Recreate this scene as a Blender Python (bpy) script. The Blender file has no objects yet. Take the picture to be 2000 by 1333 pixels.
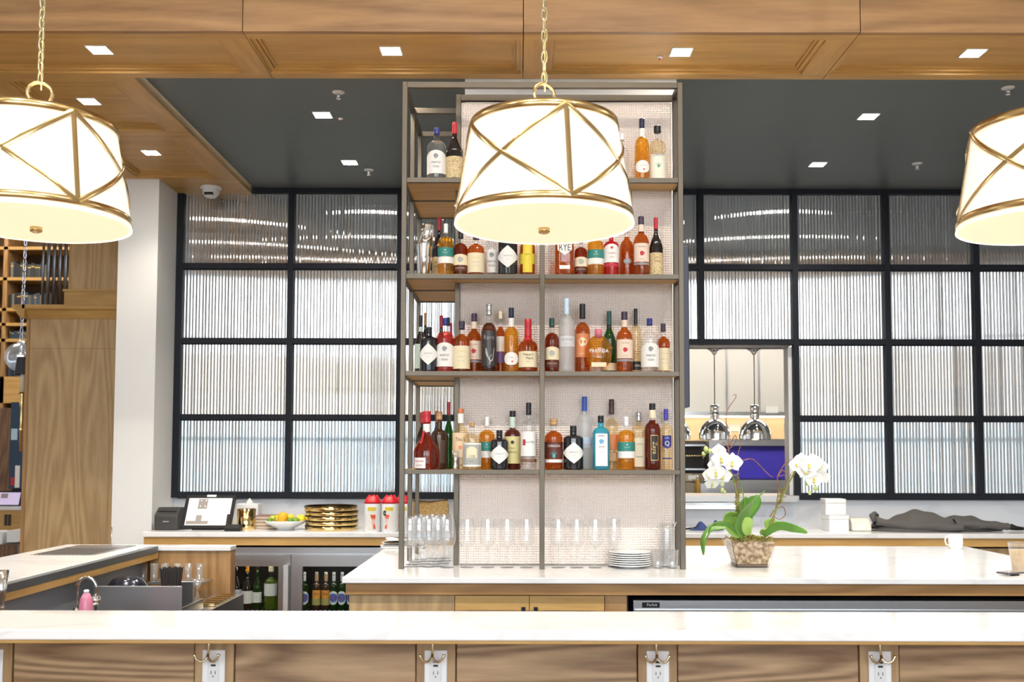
import bpy, math, random
from mathutils import Vector, Matrix
random.seed(7)
sc = bpy.context.scene
col = sc.collection
R = math.radians
# ------------------------------------------------------------------ camera
EZ = 1.56                       # eye height
F, HY, VX, PIT = 1944.0, 892.0, 1011.0, R(3.2)
CY = HY - F * math.tan(PIT)
cam_d = bpy.data.cameras.new('camera')
cam = bpy.data.objects.new('camera', cam_d); col.objects.link(cam)
cam_d.sensor_width = 36.0
cam_d.lens = F / 2000 * 36.0
cam_d.shift_x = -(VX - 1000.0) / 2000
cam_d.shift_y = (CY - 666.5) / 2000
cam_d.clip_start = 0.05
cam_d.dof.use_dof = True
cam_d.dof.focus_distance = 4.55
cam_d.dof.aperture_fstop = 3.5
cam.matrix_world = Matrix.Translation((0, 0, EZ)) @ Matrix.Rotation(R(90) + PIT, 4, 'X') @ Matrix.Rotation(R(0.12), 4, 'Z')
sc.camera = cam
# ------------------------------------------------------------------ world and exposure
w = bpy.data.worlds.new('sky'); sc.world = w; w.use_nodes = True
bg = w.node_tree.nodes['Background']
bg.inputs[0].default_value = (0.86, 0.93, 1.0, 1)
bg.inputs[1].default_value = 5.8
sc.view_settings.view_transform = 'Standard'
sc.view_settings.look = 'None'
sc.view_settings.exposure = 0.85
sc.view_settings.gamma = 1.0
sc.cycles.transparent_max_bounces = 14
sc.cycles.caustics_reflective = False
sc.cycles.caustics_refractive = False
sc.cycles.max_bounces = 6
sc.cycles.diffuse_bounces = 3
sc.cycles.glossy_bounces = 3
sc.cycles.sample_clamp_indirect = 6.0
sc.cycles.adaptive_threshold = 0.04
def area(name, loc, rot, sx, sy, power, color=(1, 1, 1), portal=False, spread=180):
    d = bpy.data.lights.new(name, 'AREA'); d.shape = 'RECTANGLE'; d.size = sx; d.size_y = sy
    d.energy = power; d.color = color; d.spread = R(spread)
    o = bpy.data.objects.new(name, d); col.objects.link(o); o.location = loc; o.rotation_euler = rot
    if portal: d.cycles.is_portal = True
    return o
# daylight arrives through the big street windows behind the viewer 
area('street_window_portal', (0.4, -6.05, 2.9), (R(90), 0, 0), 11.0, 4.9, 1, portal=True)
# ------------------------------------------------------------------ helpers
def at(px, py, Y):
    u = (px - VX) / F; v = (CY - py) / F
    dy = math.cos(PIT) - v * math.sin(PIT); dz = math.sin(PIT) + v * math.cos(PIT)
    t = Y / dy
    return Vector((u * t, Y, EZ + dz * t))
def X(px, Y, py=892): return at(px, py, Y).x
def Z(py, Y): return at(1011, py, Y).z
ZC = EZ - 0.4966                # top of all bar counters
ZS = EZ + 1.9086                # underside of the oak soffit
ZB = EZ + 1.951                 # blue ceiling

def smooth01(t): return t * t * (3 - 2 * t)
class MB:
    def __init__(s): s.v = []; s.f = []; s.sm = []
    def add(s, vs, fs, sm=False):
        n = len(s.v); s.v += [tuple(p) for p in vs]
        for f in fs: s.f.append(tuple(i + n for i in f)); s.sm.append(sm)
        return s
    def box(s, x0, x1, y0, y1, z0, z1):
        return s.add([(x0,y0,z0),(x1,y0,z0),(x1,y1,z0),(x0,y1,z0),(x0,y0,z1),(x1,y0,z1),(x1,y1,z1),(x0,y1,z1)],
              [(0,3,2,1),(4,5,6,7),(0,1,5,4),(1,2,6,5),(2,3,7,6),(3,0,4,7)])
    def obox(s, c, ax, ay, az):      # oriented box: centre and three half-axis vectors
        c, ax, ay, az = Vector(c), Vector(ax), Vector(ay), Vector(az)
        vs = [c+i*ax+j*ay+k*az for k in (-1,1) for (i,j) in ((-1,-1),(1,-1),(1,1),(-1,1))]
        return s.add(vs, [(0,3,2,1),(4,5,6,7),(0,1,5,4),(1,2,6,5),(2,3,7,6),(3,0,4,7)])
    def bar(s, a, b, w, d=None, up=(0,0,1)):   # rectangular bar from a to b
        a, b = Vector(a), Vector(b); t = (b-a); L = t.length; t.normalize()
        u = Vector(up)
        if abs(t.dot(u)) > .95: u = Vector((0,1,0))
        x = t.cross(u).normalized(); y = x.cross(t)
        return s.obox((a+b)/2, t*L/2, x*w/2, y*(d or w)/2)
    def lathe(s, prof, seg=24, sq=0.0, c=(0,0,0), cap0=True, cap1=True, sx=1.0, sy=1.0, sm=True):
        vs = []; fs = []; n = len(prof)
        for (r, z) in prof:
            for k in range(seg):
                a = 2*math.pi*(k+.5)/seg; ca, sa = math.cos(a), math.sin(a)
                q = 1.0
                if sq > 0: q = 1.0/((abs(ca)**(2+sq*10) + abs(sa)**(2+sq*10))**(1.0/(2+sq*10)))
                vs.append((c[0]+r*ca*q*sx, c[1]+r*sa*q*sy, c[2]+z))
        for i in range(n-1):
            for k in range(seg):
                fs.append((i*seg+k, i*seg+(k+1)%seg, (i+1)*seg+(k+1)%seg, (i+1)*seg+k))
        s.add(vs, fs, sm)
        m = len(s.v) - len(vs)
        if cap0 and prof[0][0] > 1e-5: s.f.append(tuple(m+k for k in reversed(range(seg)))); s.sm.append(False)
        if cap1 and prof[-1][0] > 1e-5: s.f.append(tuple(m+(n-1)*seg+k for k in range(seg))); s.sm.append(False)
        return s
    def tube(s, path, r, seg=8, closed=False, caps=True):
        P = [Vector(p) for p in path]; n = len(P); vs = []; fs = []
        rs = r if isinstance(r, (list, tuple)) else [r]*n
        up = Vector((0,0,1))
        prev = None
        for i in range(n):
            a = P[i-1] if (i > 0 or closed) else P[i]; b = P[(i+1) % n] if (i < n-1 or closed) else P[i]
            t = (b-a).normalized()
            if prev is None:
                x = t.cross(up)
                if x.length < 1e-3: x = t.cross(Vector((0,1,0)))
                x.normalize()
            else:
                x = (prev - t*prev.dot(t)); x.normalize()
            prev = x; y = t.cross(x)
            for k in range(seg):
                a_ = 2*math.pi*k/seg
                vs.append(P[i] + x*math.cos(a_)*rs[i] + y*math.sin(a_)*rs[i])
        m = n if closed else n-1
        for i in range(m):
            for k in range(seg):
                j = (i+1) % n
                fs.append((i*seg+k, i*seg+(k+1)%seg, j*seg+(k+1)%seg, j*seg+k))
        base = len(s.v); s.add(vs, fs, True)
        if caps and not closed:
            s.f.append(tuple(base+k for k in reversed(range(seg)))); s.sm.append(False)
            s.f.append(tuple(base+(n-1)*seg+k for k in range(seg))); s.sm.append(False)
        return s
    def prism(s, poly, z0, z1):      # polygon in xy, counter-clockwise
        n = len(poly)
        return s.add([(x,y,z0) for x,y in poly]+[(x,y,z1) for x,y in poly],
            [tuple(reversed(range(n))), tuple(range(n,2*n))]+[(i,(i+1)%n,n+(i+1)%n,n+i) for i in range(n)])
    def prismy(s, poly, y0, y1):     # polygon in xz, extruded along y
        n = len(poly)
        return s.add([(x,y0,z) for x,z in poly]+[(x,y1,z) for x,z in poly],
            [tuple(range(n)), tuple(reversed(range(n,2*n)))]+[(i,n+i,n+(i+1)%n,(i+1)%n) for i in range(n)])
    def prismx(s, poly, x0, x1):     # polygon in yz, extruded along x
        n = len(poly)
        return s.add([(x0,y,z) for y,z in poly]+[(x1,y,z) for y,z in poly],
            [tuple(reversed(range(n))), tuple(range(n,2*n))]+[(i,(i+1)%n,n+(i+1)%n,n+i) for i in range(n)])
    def ball(s, c, r, seg=16, rings=10, sx=1, sy=1, sz=1):
        prof = [(max(1e-6, r*math.sin(math.pi*i/rings)), -r*sz*math.cos(math.pi*i/rings)) for i in range(rings+1)]
        return s.lathe(prof, seg, c=c, cap0=False, cap1=False, sx=sx, sy=sy)
    def grid(s, nu, nv, fn, sm=True, flip=False):
        vs = [fn(i/nu, j/nv) for j in range(nv+1) for i in range(nu+1)]
        fs = [(j*(nu+1)+i, j*(nu+1)+i+1, (j+1)*(nu+1)+i+1, (j+1)*(nu+1)+i) for j in range(nv) for i in range(nu)]
        if flip: fs = [tuple(reversed(f)) for f in fs]
        return s.add(vs, fs, sm)
    def mesh(s, name, m):
        me = bpy.data.meshes.new(name); me.from_pydata(s.v, [], s.f)
        me.polygons.foreach_set('use_smooth', s.sm)
        if m is not None: me.materials.append(m)
        me.update(); return me
    def build(s, name, m, parent=None, loc=(0,0,0), rot=None, bevel=0):
        o = bpy.data.objects.new(name, s.mesh(name, m)); col.objects.link(o)
        o.location = loc
        if rot: o.rotation_euler = rot
        if parent is not None: o.parent = parent
        if bevel:
            b = o.modifiers.new('edge', 'BEVEL'); b.width = bevel; b.segments = 2; b.limit_method = 'ANGLE'
        return o
def tag(o, label=None, cat=None, group=None, kind=None):
    if label: o['label'] = label
    if cat: o['category'] = cat
    if group: o['group'] = group
    if kind: o['kind'] = kind
    return o
def thing(name, label, cat, loc=(0,0,0), group=None, rz=0, kind=None):
    o = bpy.data.objects.new(name, None); col.objects.link(o); o.empty_display_size = .05
    o.location = loc; o.rotation_euler = (0, 0, rz)
    return tag(o, label, cat, group, kind)
def copy_tree(o, parent=None):
    c = o.copy(); col.objects.link(c); c.parent = parent
    for ch in o.children: copy_tree(ch, c)
    return c
def inst(me, name, parent, loc=(0,0,0), rot=(0,0,0), scale=(1,1,1)):
    o = bpy.data.objects.new(name, me); col.objects.link(o); o.parent = parent
    o.location = loc; o.rotation_euler = rot; o.scale = scale; return o
# ------------------------------------------------------------------ materials
MATS = {}
def _new(name):
    m = bpy.data.materials.new(name); m.use_nodes = True
    nt = m.node_tree; return m, nt, nt.nodes['Principled BSDF'], nt.nodes['Material Output']
def pm(name, c, rough=.5, metal=0, spec=.5, emit=None, es=0, coat=0, bump=0, bscale=200):
    if name in MATS: return MATS[name]
    m, nt, b, out = _new(name)
    b.inputs['Base Color'].default_value = (*c, 1); b.inputs['Roughness'].default_value = rough
    b.inputs['Metallic'].default_value = metal; b.inputs['Specular IOR Level'].default_value = spec
    b.inputs['Coat Weight'].default_value = coat
    if emit: b.inputs['Emission Color'].default_value = (*emit, 1); b.inputs['Emission Strength'].default_value = es
    if bump:
        n = nt.nodes.new('ShaderNodeTexNoise'); n.inputs['Scale'].default_value = bscale
        tc = nt.nodes.new('ShaderNodeTexCoord'); nt.links.new(tc.outputs['Object'], n.inputs['Vector'])
        bp = nt.nodes.new('ShaderNodeBump'); bp.inputs['Strength'].default_value = bump; bp.inputs['Distance'].default_value = .002
        nt.links.new(n.outputs['Fac'], bp.inputs['Height']); nt.links.new(bp.outputs['Normal'], b.inputs['Normal'])
    MATS[name] = m; return m
def wood(name, axis='x', c0=(.30,.155,.052), c1=(.47,.275,.115), rough=.42, scale=1.0, seed=0, lines=26, contrast=.55):
    m, nt, b, out = _new(name); N = nt.nodes.new; L = nt.links.new
    tc = N('ShaderNodeTexCoord'); mp = N('ShaderNodeMapping')
    s = {'x': (.55,5.0,5.0), 'y': (5.0,.55,5.0), 'z': (5.0,5.0,.55)}[axis]
    mp.inputs['Scale'].default_value = tuple(k*scale for k in s)
    mp.inputs['Location'].default_value = (seed*3.1, seed*1.7, seed*2.3)
    L(tc.outputs['Object'], mp.inputs['Vector'])
    n1 = N('ShaderNodeTexNoise'); n1.inputs['Scale'].default_value = 1.0; n1.inputs['Detail'].default_value = 1.5; n1.inputs['Roughness'].default_value=.4
    L(mp.outputs['Vector'], n1.inputs['Vector'])
    mu = N('ShaderNodeMath'); mu.operation = 'MULTIPLY'; mu.inputs[1].default_value = lines*6.283/2.2
    L(n1.outputs['Fac'], mu.inputs[0])
    si = N('ShaderNodeMath'); si.operation = 'SINE'; L(mu.outputs[0], si.inputs[0])
    mr = N('ShaderNodeMapRange'); mr.inputs[1].default_value = -1; mr.inputs[2].default_value = 1
    mr.inputs[3].default_value = 0; mr.inputs[4].default_value = contrast; L(si.outputs[0], mr.inputs[0])
    mp2 = N('ShaderNodeMapping'); mp2.inputs['Scale'].default_value = tuple(k*scale*14 for k in s); L(tc.outputs['Object'], mp2.inputs['Vector'])
    n2 = N('ShaderNodeTexNoise'); n2.inputs['Scale'].default_value = 1.0; n2.inputs['Detail'].default_value = 4; L(mp2.outputs['Vector'], n2.inputs['Vector'])
    ad = N('ShaderNodeMath'); ad.operation = 'MULTIPLY_ADD'; ad.inputs[1].default_value = .75; L(n2.outputs['Fac'], ad.inputs[0]); L(mr.outputs[0], ad.inputs[2])
    cr = N('ShaderNodeValToRGB'); cr.color_ramp.elements[0].color = (*c1,1); cr.color_ramp.elements[0].position=.25
    cr.color_ramp.elements[1].color = (*c0,1); cr.color_ramp.elements[1].position = 1.05 if contrast>.6 else 1.0
    L(ad.outputs[0], cr.inputs[0]); L(cr.outputs[0], b.inputs['Base Color'])
    b.inputs['Roughness'].default_value = rough
    bp = N('ShaderNodeBump'); bp.inputs['Strength'].default_value = .12; bp.inputs['Distance'].default_value=.001
    L(n2.outputs['Fac'], bp.inputs['Height']); L(bp.outputs['Normal'], b.inputs['Normal'])
    MATS[name] = m; return m
def marble(name, base=(.86,.86,.87), vein=(.50,.52,.56), scale=1.2, amt=.5, rough=.16):
    m, nt, b, out = _new(name); N = nt.nodes.new; L = nt.links.new
    tc = N('ShaderNodeTexCoord'); mp = N('ShaderNodeMapping'); mp.inputs['Scale'].default_value = (scale, scale*2.0, scale*1.8)
    mp.inputs['Rotation'].default_value = (.2,.5,.35); L(tc.outputs['Object'], mp.inputs['Vector'])
    n = N('ShaderNodeTexNoise'); n.inputs['Scale'].default_value = 1.3; n.inputs['Detail'].default_value = 6; n.inputs['Distortion'].default_value = .6
    L(mp.outputs['Vector'], n.inputs['Vector'])
    su = N('ShaderNodeMath'); su.operation='SUBTRACT'; su.inputs[1].default_value=.5; L(n.outputs['Fac'], su.inputs[0])
    ab = N('ShaderNodeMath'); ab.operation='ABSOLUTE'; L(su.outputs[0], ab.inputs[0])
    mr = N('ShaderNodeMapRange'); mr.inputs[1].default_value=0; mr.inputs[2].default_value=.035; mr.inputs[3].default_value=amt; mr.inputs[4].default_value=0
    L(ab.outputs[0], mr.inputs[0])
    n3 = N('ShaderNodeTexNoise'); n3.inputs['Scale'].default_value = 2.2; L(tc.outputs['Object'], n3.inputs['Vector'])
    mu = N('ShaderNodeMath'); mu.operation='MULTIPLY'; L(mr.outputs[0], mu.inputs[0]); L(n3.outputs['Fac'], mu.inputs[1])
    mx = N('ShaderNodeMix'); mx.data_type='RGBA'; mx.inputs['A'].default_value=(*base,1); mx.inputs['B'].default_value=(*vein,1)
    L(mu.outputs[0], mx.inputs['Factor']); L(mx.outputs['Result'], b.inputs['Base Color'])
    b.inputs['Roughness'].default_value = rough
    MATS[name] = m; return m
def brushed(name, c=(.62,.62,.63), rough=.3, axis='x', var=.12):
    m, nt, b, out = _new(name); N = nt.nodes.new; L = nt.links.new
    tc = N('ShaderNodeTexCoord'); mp = N('ShaderNodeMapping')
    mp.inputs['Scale'].default_value = (2,300,300) if axis=='x' else (300,300,2); L(tc.outputs['Object'], mp.inputs['Vector'])
    n = N('ShaderNodeTexNoise'); n.inputs['Scale'].default_value=1; n.inputs['Detail'].default_value=2; L(mp.outputs['Vector'], n.inputs['Vector'])
    mr = N('ShaderNodeMapRange'); mr.inputs[3].default_value=rough-var/2; mr.inputs[4].default_value=rough+var/2
    L(n.outputs['Fac'], mr.inputs[0]); L(mr.outputs[0], b.inputs['Roughness'])
    b.inputs['Base Color'].default_value=(*c,1); b.inputs['Metallic'].default_value=1
    MATS[name]=m; return m
def clear(name, c=(.97,.98,.99), gloss=1.0, diff=0.0, dcol=None, rough=.02, ior=1.45):
    """see-through glass or liquid: tinted transmission with a Fresnel reflection and an optional cloudy share"""
    if name in MATS: return MATS[name]
    m, nt, b, out = _new(name); N = nt.nodes.new; L = nt.links.new
    nt.nodes.remove(b)
    t = N('ShaderNodeBsdfTransparent'); t.inputs[0].default_value=(*c,1)
    g = N('ShaderNodeBsdfGlossy'); g.inputs['Roughness'].default_value=rough; g.inputs['Color'].default_value=(gloss,gloss,gloss,1)
    fr = N('ShaderNodeFresnel'); ge = N('ShaderNodeNewGeometry')
    mi = N('ShaderNodeMapRange'); mi.inputs[3].default_value=ior; mi.inputs[4].default_value=1/ior   # same reflectance on both faces of the thin wall
    L(ge.outputs['Backfacing'],mi.inputs[0]); L(mi.outputs[0],fr.inputs['IOR'])
    last = t.outputs[0]
    if diff > 0:
        d = N('ShaderNodeBsdfDiffuse'); d.inputs[0].default_value=(*(dcol or c),1)
        tl = N('ShaderNodeBsdfTranslucent'); tl.inputs[0].default_value=(*(dcol or c),1)
        a = N('ShaderNodeAddShader'); 
        h = N('ShaderNodeMixShader'); h.inputs[0].default_value=.5; L(d.outputs[0],h.inputs[1]); L(tl.outputs[0],h.inputs[2])
        nt.nodes.remove(a)
        mx0 = N('ShaderNodeMixShader'); mx0.inputs[0].default_value=diff; L(t.outputs[0],mx0.inputs[1]); L(h.outputs[0],mx0.inputs[2]); last=mx0.outputs[0]
    mx = N('ShaderNodeMixShader'); L(fr.outputs[0],mx.inputs[0]); L(last,mx.inputs[1]); L(g.outputs[0],mx.inputs[2])
    L(mx.outputs[0], out.inputs['Surface'])
    MATS[name]=m; return m
def noisecol(name, c0, c1, scale=30, rough=.8, detail=4, lo=.35, hi=.65, bump=.4):
    m, nt, b, out = _new(name); N = nt.nodes.new; L = nt.links.new
    tc = N('ShaderNodeTexCoord'); n = N('ShaderNodeTexNoise'); n.inputs['Scale'].default_value=scale; n.inputs['Detail'].default_value=detail
    L(tc.outputs['Object'], n.inputs['Vector'])
    cr = N('ShaderNodeValToRGB'); cr.color_ramp.elements[0].color=(*c0,1); cr.color_ramp.elements[1].color=(*c1,1)
    cr.color_ramp.elements[0].position=lo; cr.color_ramp.elements[1].position=hi
    L(n.outputs['Fac'], cr.inputs[0]); L(cr.outputs[0], b.inputs['Base Color']); b.inputs['Roughness'].default_value=rough
    bp = N('ShaderNodeBump'); bp.inputs['Strength'].default_value=bump; bp.inputs['Distance'].default_value=.003
    L(n.outputs['Fac'], bp.inputs['Height']); L(bp.outputs['Normal'], b.inputs['Normal'])
    MATS[name]=m; return m
OAK_X = wood('oak_grain_x','x',c0=(.44,.25,.072),c1=(.63,.385,.128),lines=14,contrast=.35); OAK_Y = wood('oak_grain_y','y',c0=(.44,.25,.072),c1=(.63,.385,.128),lines=14,contrast=.35); OAK_Z = wood('oak_grain_z','z', lines=22)
OAKP = [wood('oak_panel_%d'%i,'x',c0=(.44,.25,.072),c1=(.63,.385,.128),seed=i+1,lines=13,contrast=.3,scale=.7) for i in range(4)]
OAK_FASCIA = [wood('oak_fascia_%d'%i,'x',c0=(.22,.115,.045),c1=(.38,.215,.088),seed=i+11,lines=14,contrast=.5,scale=.8) for i in range(4)]  # soffit's oak darkened, weaker light on the fascia put into its tone
OAK_FRONT = [wood('oak_front_%d'%i,'x',c0=(.20,.115,.055),c1=(.47,.315,.175),seed=i+5,lines=44,contrast=.6,scale=.85) for i in range(3)]
OAK_FZ = wood('oak_front_z','z',c0=(.30,.18,.08),c1=(.46,.31,.16),lines=18)
OAK_CAB = wood('oak_cabinet_z','z',c0=(.37,.235,.105),c1=(.58,.405,.205),lines=34,contrast=.42,scale=.75)
OAK_DEEP = wood('oak_deep_x','x',c0=(.30,.15,.045),c1=(.44,.24,.085),seed=9)
WALNUT = wood('walnut_z','z',c0=(.10,.05,.025),c1=(.20,.11,.06))
MARBLE = marble('white_marble'); SPLASH = marble('grey_marble', base=(.66,.68,.72), vein=(.36,.38,.43), scale=.7, amt=.55, rough=.3)
WHITE = pm('white_paint', (.80,.80,.79), .55); CEILW = pm('dining_ceiling_paint', (.78,.77,.75), .7)
BLUE = pm('slate_blue_paint', (.118,.142,.152), .45, bump=.05, bscale=30)
BLACKF = pm('black_steel', (.009,.011,.017), .55, spec=.25); BLACK = pm('black_plastic', (.012,.012,.013), .45, spec=.25)
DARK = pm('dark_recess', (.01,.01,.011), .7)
BRONZE = brushed('bronze_tube', (.125,.104,.081), .42, 'z', .08)
BRASS = brushed('brushed_brass', (.72,.52,.24), .22, 'x', .08)
GOLD = brushed('polished_gold', (.86,.62,.26), .12, 'x', .04)
STEEL = brushed('stainless', (.60,.61,.63), .30, 'x', .1); STEELZ = brushed('stainless_z', (.60,.61,.63), .3, 'z', .1)
CHROME = pm('chrome', (.86,.87,.88), .05, 1)
GLASS = clear('clear_glass', (.96,.97,.98))
FGLASS = clear('fridge_glass', (.90,.93,.93))
LIGHT = pm('downlight_glow', (1,1,1), .5, emit=(1,.93,.82), es=45)
WPLAS = pm('white_plastic', (.82,.83,.84), .35)
PAPER = pm('label_paper', (.80,.79,.76), .6); CREAM = pm('label_cream', (.78,.68,.47), .6); INK = pm('ink', (.03,.03,.035), .6)
INKG = pm('ink_grey', (.28,.28,.30), .6)
def redm(): return pm('red_wax', (.52,.012,.02), .35)
# ================================================================== the setting
def struct(name, mb, m, label, cat, bevel=0):
    o = mb.build(name, m, bevel=bevel); return tag(o, label, cat, kind='structure')
struct('floor', MB().box(-9,9,-6,12,-.05,0), noisecol('floor_oak',(.20,.12,.06),(.30,.19,.10),3,.45,bump=.05), 'brown wooden restaurant floor', 'floor')
# dining side (seen only in reflections): walls with tall street windows, high white ceiling
ZD = 5.35
struct('ceiling_dining', MB().box(-9,9,-6.2,4.40,ZD,ZD+.1), CEILW, 'high white dining room ceiling behind the viewer', 'ceiling')
wb = MB()
wb.box(-9,-4.9,-6.15,-6,0,ZD); wb.box(5.7,9,-6.15,-6,0,ZD); wb.box(-4.9,5.7,-6.15,-6,0,.5); wb.box(-4.9,5.7,-6.15,-6,5.2,ZD)
struct('wall_street', wb, pm('tan_plaster',(.74,.55,.38),.7), 'oak lined street wall behind the viewer around tall windows', 'wall')
wf = MB()
for i in range(6):
    x = -4.9 + i*10.6/5; wf.box(x-.04, x+.04, -6.12, -6.03, .5, 5.2)
for z in (.5, 1.9, 3.9, 5.2): wf.box(-4.9, 5.7, -6.11, -6.04, z-.035, z+.035)
wo = tag(wf.build('window_3', BLACKF), 'tall black framed street windows behind the viewer', 'window', kind='structure')
for sx, nm in ((-1,'wall_west'), (1,'wall_east')):
    a, b = (-9.15,-9) if sx < 0 else (9,9.15)
    struct(nm, MB().box(a,b,-6,12,0,ZD), WHITE, 'white painted end wall of the room, far %s' % ('left' if sx<0 else 'right'), 'wall')
for x,y in ((-3.4,-2.6),(-.9,-3.6),(2.6,-2.8),(4.9,-3.4),(-6.2,-1.0),(7.0,-1.2)):  # unseen columns added to put dark streaks into the panes' reflections
    struct('reflection_column', MB().box(x-.2,x+.2,y-.2,y+.2,0,ZD), OAK_CAB, 'oak clad column added behind the viewer for streaked reflections', 'column')['group']='added columns behind the viewer'
# outside, seen mirrored in the ribbed panes
tag(MB().box(-40,40,-40,-6.4,-.3,-.15).build('street', pm('street_grey',(.35,.36,.37),.8)), 'pale street outside the windows behind the viewer', 'street', kind='structure')
ob = thing('building', 'tan building across the street behind the viewer', 'building', (0,-30,0))
MB().box(-26,26,-2,0,3.2,6.0).build('facade', pm('tan_stone',(.66,.56,.46),.8), ob)
MB().box(-26,26,-1.9,.05,-.15,3.2).build('storefront', pm('storefront_blue',(.60,.72,.78),.4), ob)
for i in range(9): MB().box(-26+i*6,-25.4+i*6,-1.9,.2,-.15,3.2).build('pier', pm('pier_grey',(.2,.22,.25),.7), ob)
for i in range(2):  # added blue bands, placed for the ribbed panes to mirror
    x0 = -7.1 if i == 0 else 5.75
    bn = thing('added_banner', 'blue cloth banner added behind the viewer for reflections, %s the windows' % ('left of' if i==0 else 'right of'), 'banner', (x0,-5.97,0))
    for k,(z0,z1) in enumerate(((1.0,1.25),(1.75,2.1),(2.55,2.95),(3.85,4.3),(4.55,4.95))): MB().box(0,2.1,-.01,.02,z0,z1).build('cloth', pm('banner_blue',(.10,.20,.34),.8), bn)
# fill lights added unseen in the dining ceiling to brighten the bar
for i in range(6):
    t = thing('fill_track_light','added fill light in the unseen dining ceiling, %s from the left' % ['first','second','third','fourth','fifth','sixth'][i],'ceiling light',(-3.2+i*1.28,1.9,ZD),'added fill lights in the dining ceiling')
    MB().lathe([(.05,-.16),(.05,-.02),(.02,-.01),(.02,0)],16,cap0=False).build('housing',BLACK,t); MB().lathe([(.045,-.12),(.001,-.12)],16,cap0=False,cap1=False).build('lens',LIGHT,t)
    d = bpy.data.lights.new('bar_fill_spot','SPOT'); d.energy=100; d.color=(1,.91,.78); d.spot_size=R(80); d.spot_blend=.6; d.shadow_soft_size=.04
    o = bpy.data.objects.new('bar_fill_spot',d); col.objects.link(o); o.parent=t; o.location=(0,0,-.15); o.rotation_euler=(R(24),0,0)
# ---------------------------------------------------------------- ceilings
struct('ceiling', MB().box(-1.93,9,4.95,7.3,ZB,ZB+.1), BLUE, 'slate blue ceiling above the back bar', 'ceiling')
def panel_ring(parent, x0,x1,y0,y1, z, mold=.03, name='panel', m=None, up=.032):
    """a recessed panel seen from below: flat board up in the recess with a stepped moulding round it"""
    MB().box(x0,x1,y0,y1,z+up,z+up+.012).build(name, m or OAK_X, parent)
    for k,(ins,wd,h) in enumerate(((0,.022,.012),(.024,.012,.022))):
        for (a,b,c,d,mm) in ((x0+ins,x1-ins,y0+ins,y0+ins+wd,OAK_X),(x0+ins,x1-ins,y1-ins-wd,y1-ins,OAK_X),
                          (x0+ins,x0+ins+wd,y0+ins+wd,y1-ins-wd,OAK_Y),(x1-ins-wd,x1-ins,y0+ins+wd,y1-ins-wd,OAK_Y)):
            MB().box(a,b,c,d,z+h,z+up+.001).build('moulding', mm, parent)
def frame_around(parent, X0,X1,Y0,Y1,x0,x1,y0,y1,z,t=.026):
    MB().box(X0,X1,Y0,y0,z,z+t).build('rail', OAK_X, parent)
    MB().box(X0,X1,y1,Y1,z,z+t).build('rail', OAK_X, parent)
    if x0-X0 > .002: MB().box(X0,x0,y0,y1,z,z+t).build('stile', OAK_Y, parent)
    if X1-x1 > .002: MB().box(x1,X1,y0,y1,z,z+t).build('stile', OAK_Y, parent)
BY0, BY1 = 4.378, 4.937
segs = [(-4.6,-1.2436,-4.4,-1.365),(-1.2396,.0205,-1.235,.012),(.0245,1.537,.142,1.412),(1.541,4.6,1.55,4.4)]
tr = thing('trim_1', 'panelled oak soffit beam running across above the bar', 'beam', kind='structure')
for i,(a,b,p,q) in enumerate(segs):
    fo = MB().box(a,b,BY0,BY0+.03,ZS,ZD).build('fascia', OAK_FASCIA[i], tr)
    frame_around(tr, a,b,BY0+.0302,BY1,p,q,4.462,4.876,ZS)
    panel_ring(tr, p,q,4.462,4.876,ZS,m=OAKP[(i+1)%4])
MB().box(-4.6,4.6,BY0+.0305,BY1-.021,ZS+.05,ZD).build('backing', DARK, tr)  # dark board added behind the fascia, stops light leaking through its joints
MB().box(-4.6,9,BY1-.02,BY1,ZS+.026,ZB+.1).build('back_edge', OAK_X, tr)
tr2 = thing('trim_2', 'panelled oak soffit along the left above the side bar', 'soffit', kind='structure')
SX = -1.943
for (Y0,Y1,y0,y1) in ((BY1+.002,5.782,4.99,5.82-.06),(5.786,7.2,5.885,6.74)):
    frame_around(tr2, -2.72,SX,Y0,Y1,-2.62,-2.075,y0,y1,ZS)
    panel_ring(tr2, -2.62,-2.075,y0,y1,ZS)
    frame_around(tr2, -3.6,-2.722,Y0,Y1,-3.5,-2.82,y0,y1,ZS)
    panel_ring(tr2, -3.5,-2.82,y0,y1,ZS)
MB().box(SX-.02,SX,BY1,7.2,ZS+.026,ZB+.02).build('edge_board', OAK_Y, tr2)
MB().box(-9,-3.602,BY1,7.4,ZS,ZS+.03).build('plain_field', OAK_Y, tr2)
MB().box(-3.6,SX,7.2,7.4,ZS,ZS+.03).build('plain_field', OAK_Y, tr2)
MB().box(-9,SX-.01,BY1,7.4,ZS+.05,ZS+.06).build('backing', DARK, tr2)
# downlights
DLW = 62
def downlight(px, py, z, label, wood_=False):
    Y = (z-EZ)*F/(892-py); x = (px-1011)*Y/F; hz = z + (.032 if wood_ else 0)
    t = thing('downlight', label, 'ceiling light', (x,Y,hz), 'recessed square downlights')
    MB().box(-.052,.052,-.052,-.046,-.004,.0).box(-.052,.052,.046,.052,-.004,0).box(-.052,-.046,-.046,.046,-.004,0).box(.046,.052,-.046,.046,-.004,0).build('trim_ring', WPLAS, t)
    MB().box(-.046,.046,-.046,.046,-.003,-.001).build('lens', LIGHT, t)
    d = bpy.data.lights.new('downlight_lamp','SPOT'); d.energy = DLW*(1 if not wood_ else (1.15 if Y < 5 else .55)); d.color=(1,.90,.76); d.spot_size=R(112); d.spot_blend=.7; d.shadow_soft_size=.045
    o = bpy.data.objects.new('downlight_lamp', d); col.objects.link(o); o.parent = t; o.location=(0,0,-.006)
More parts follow.
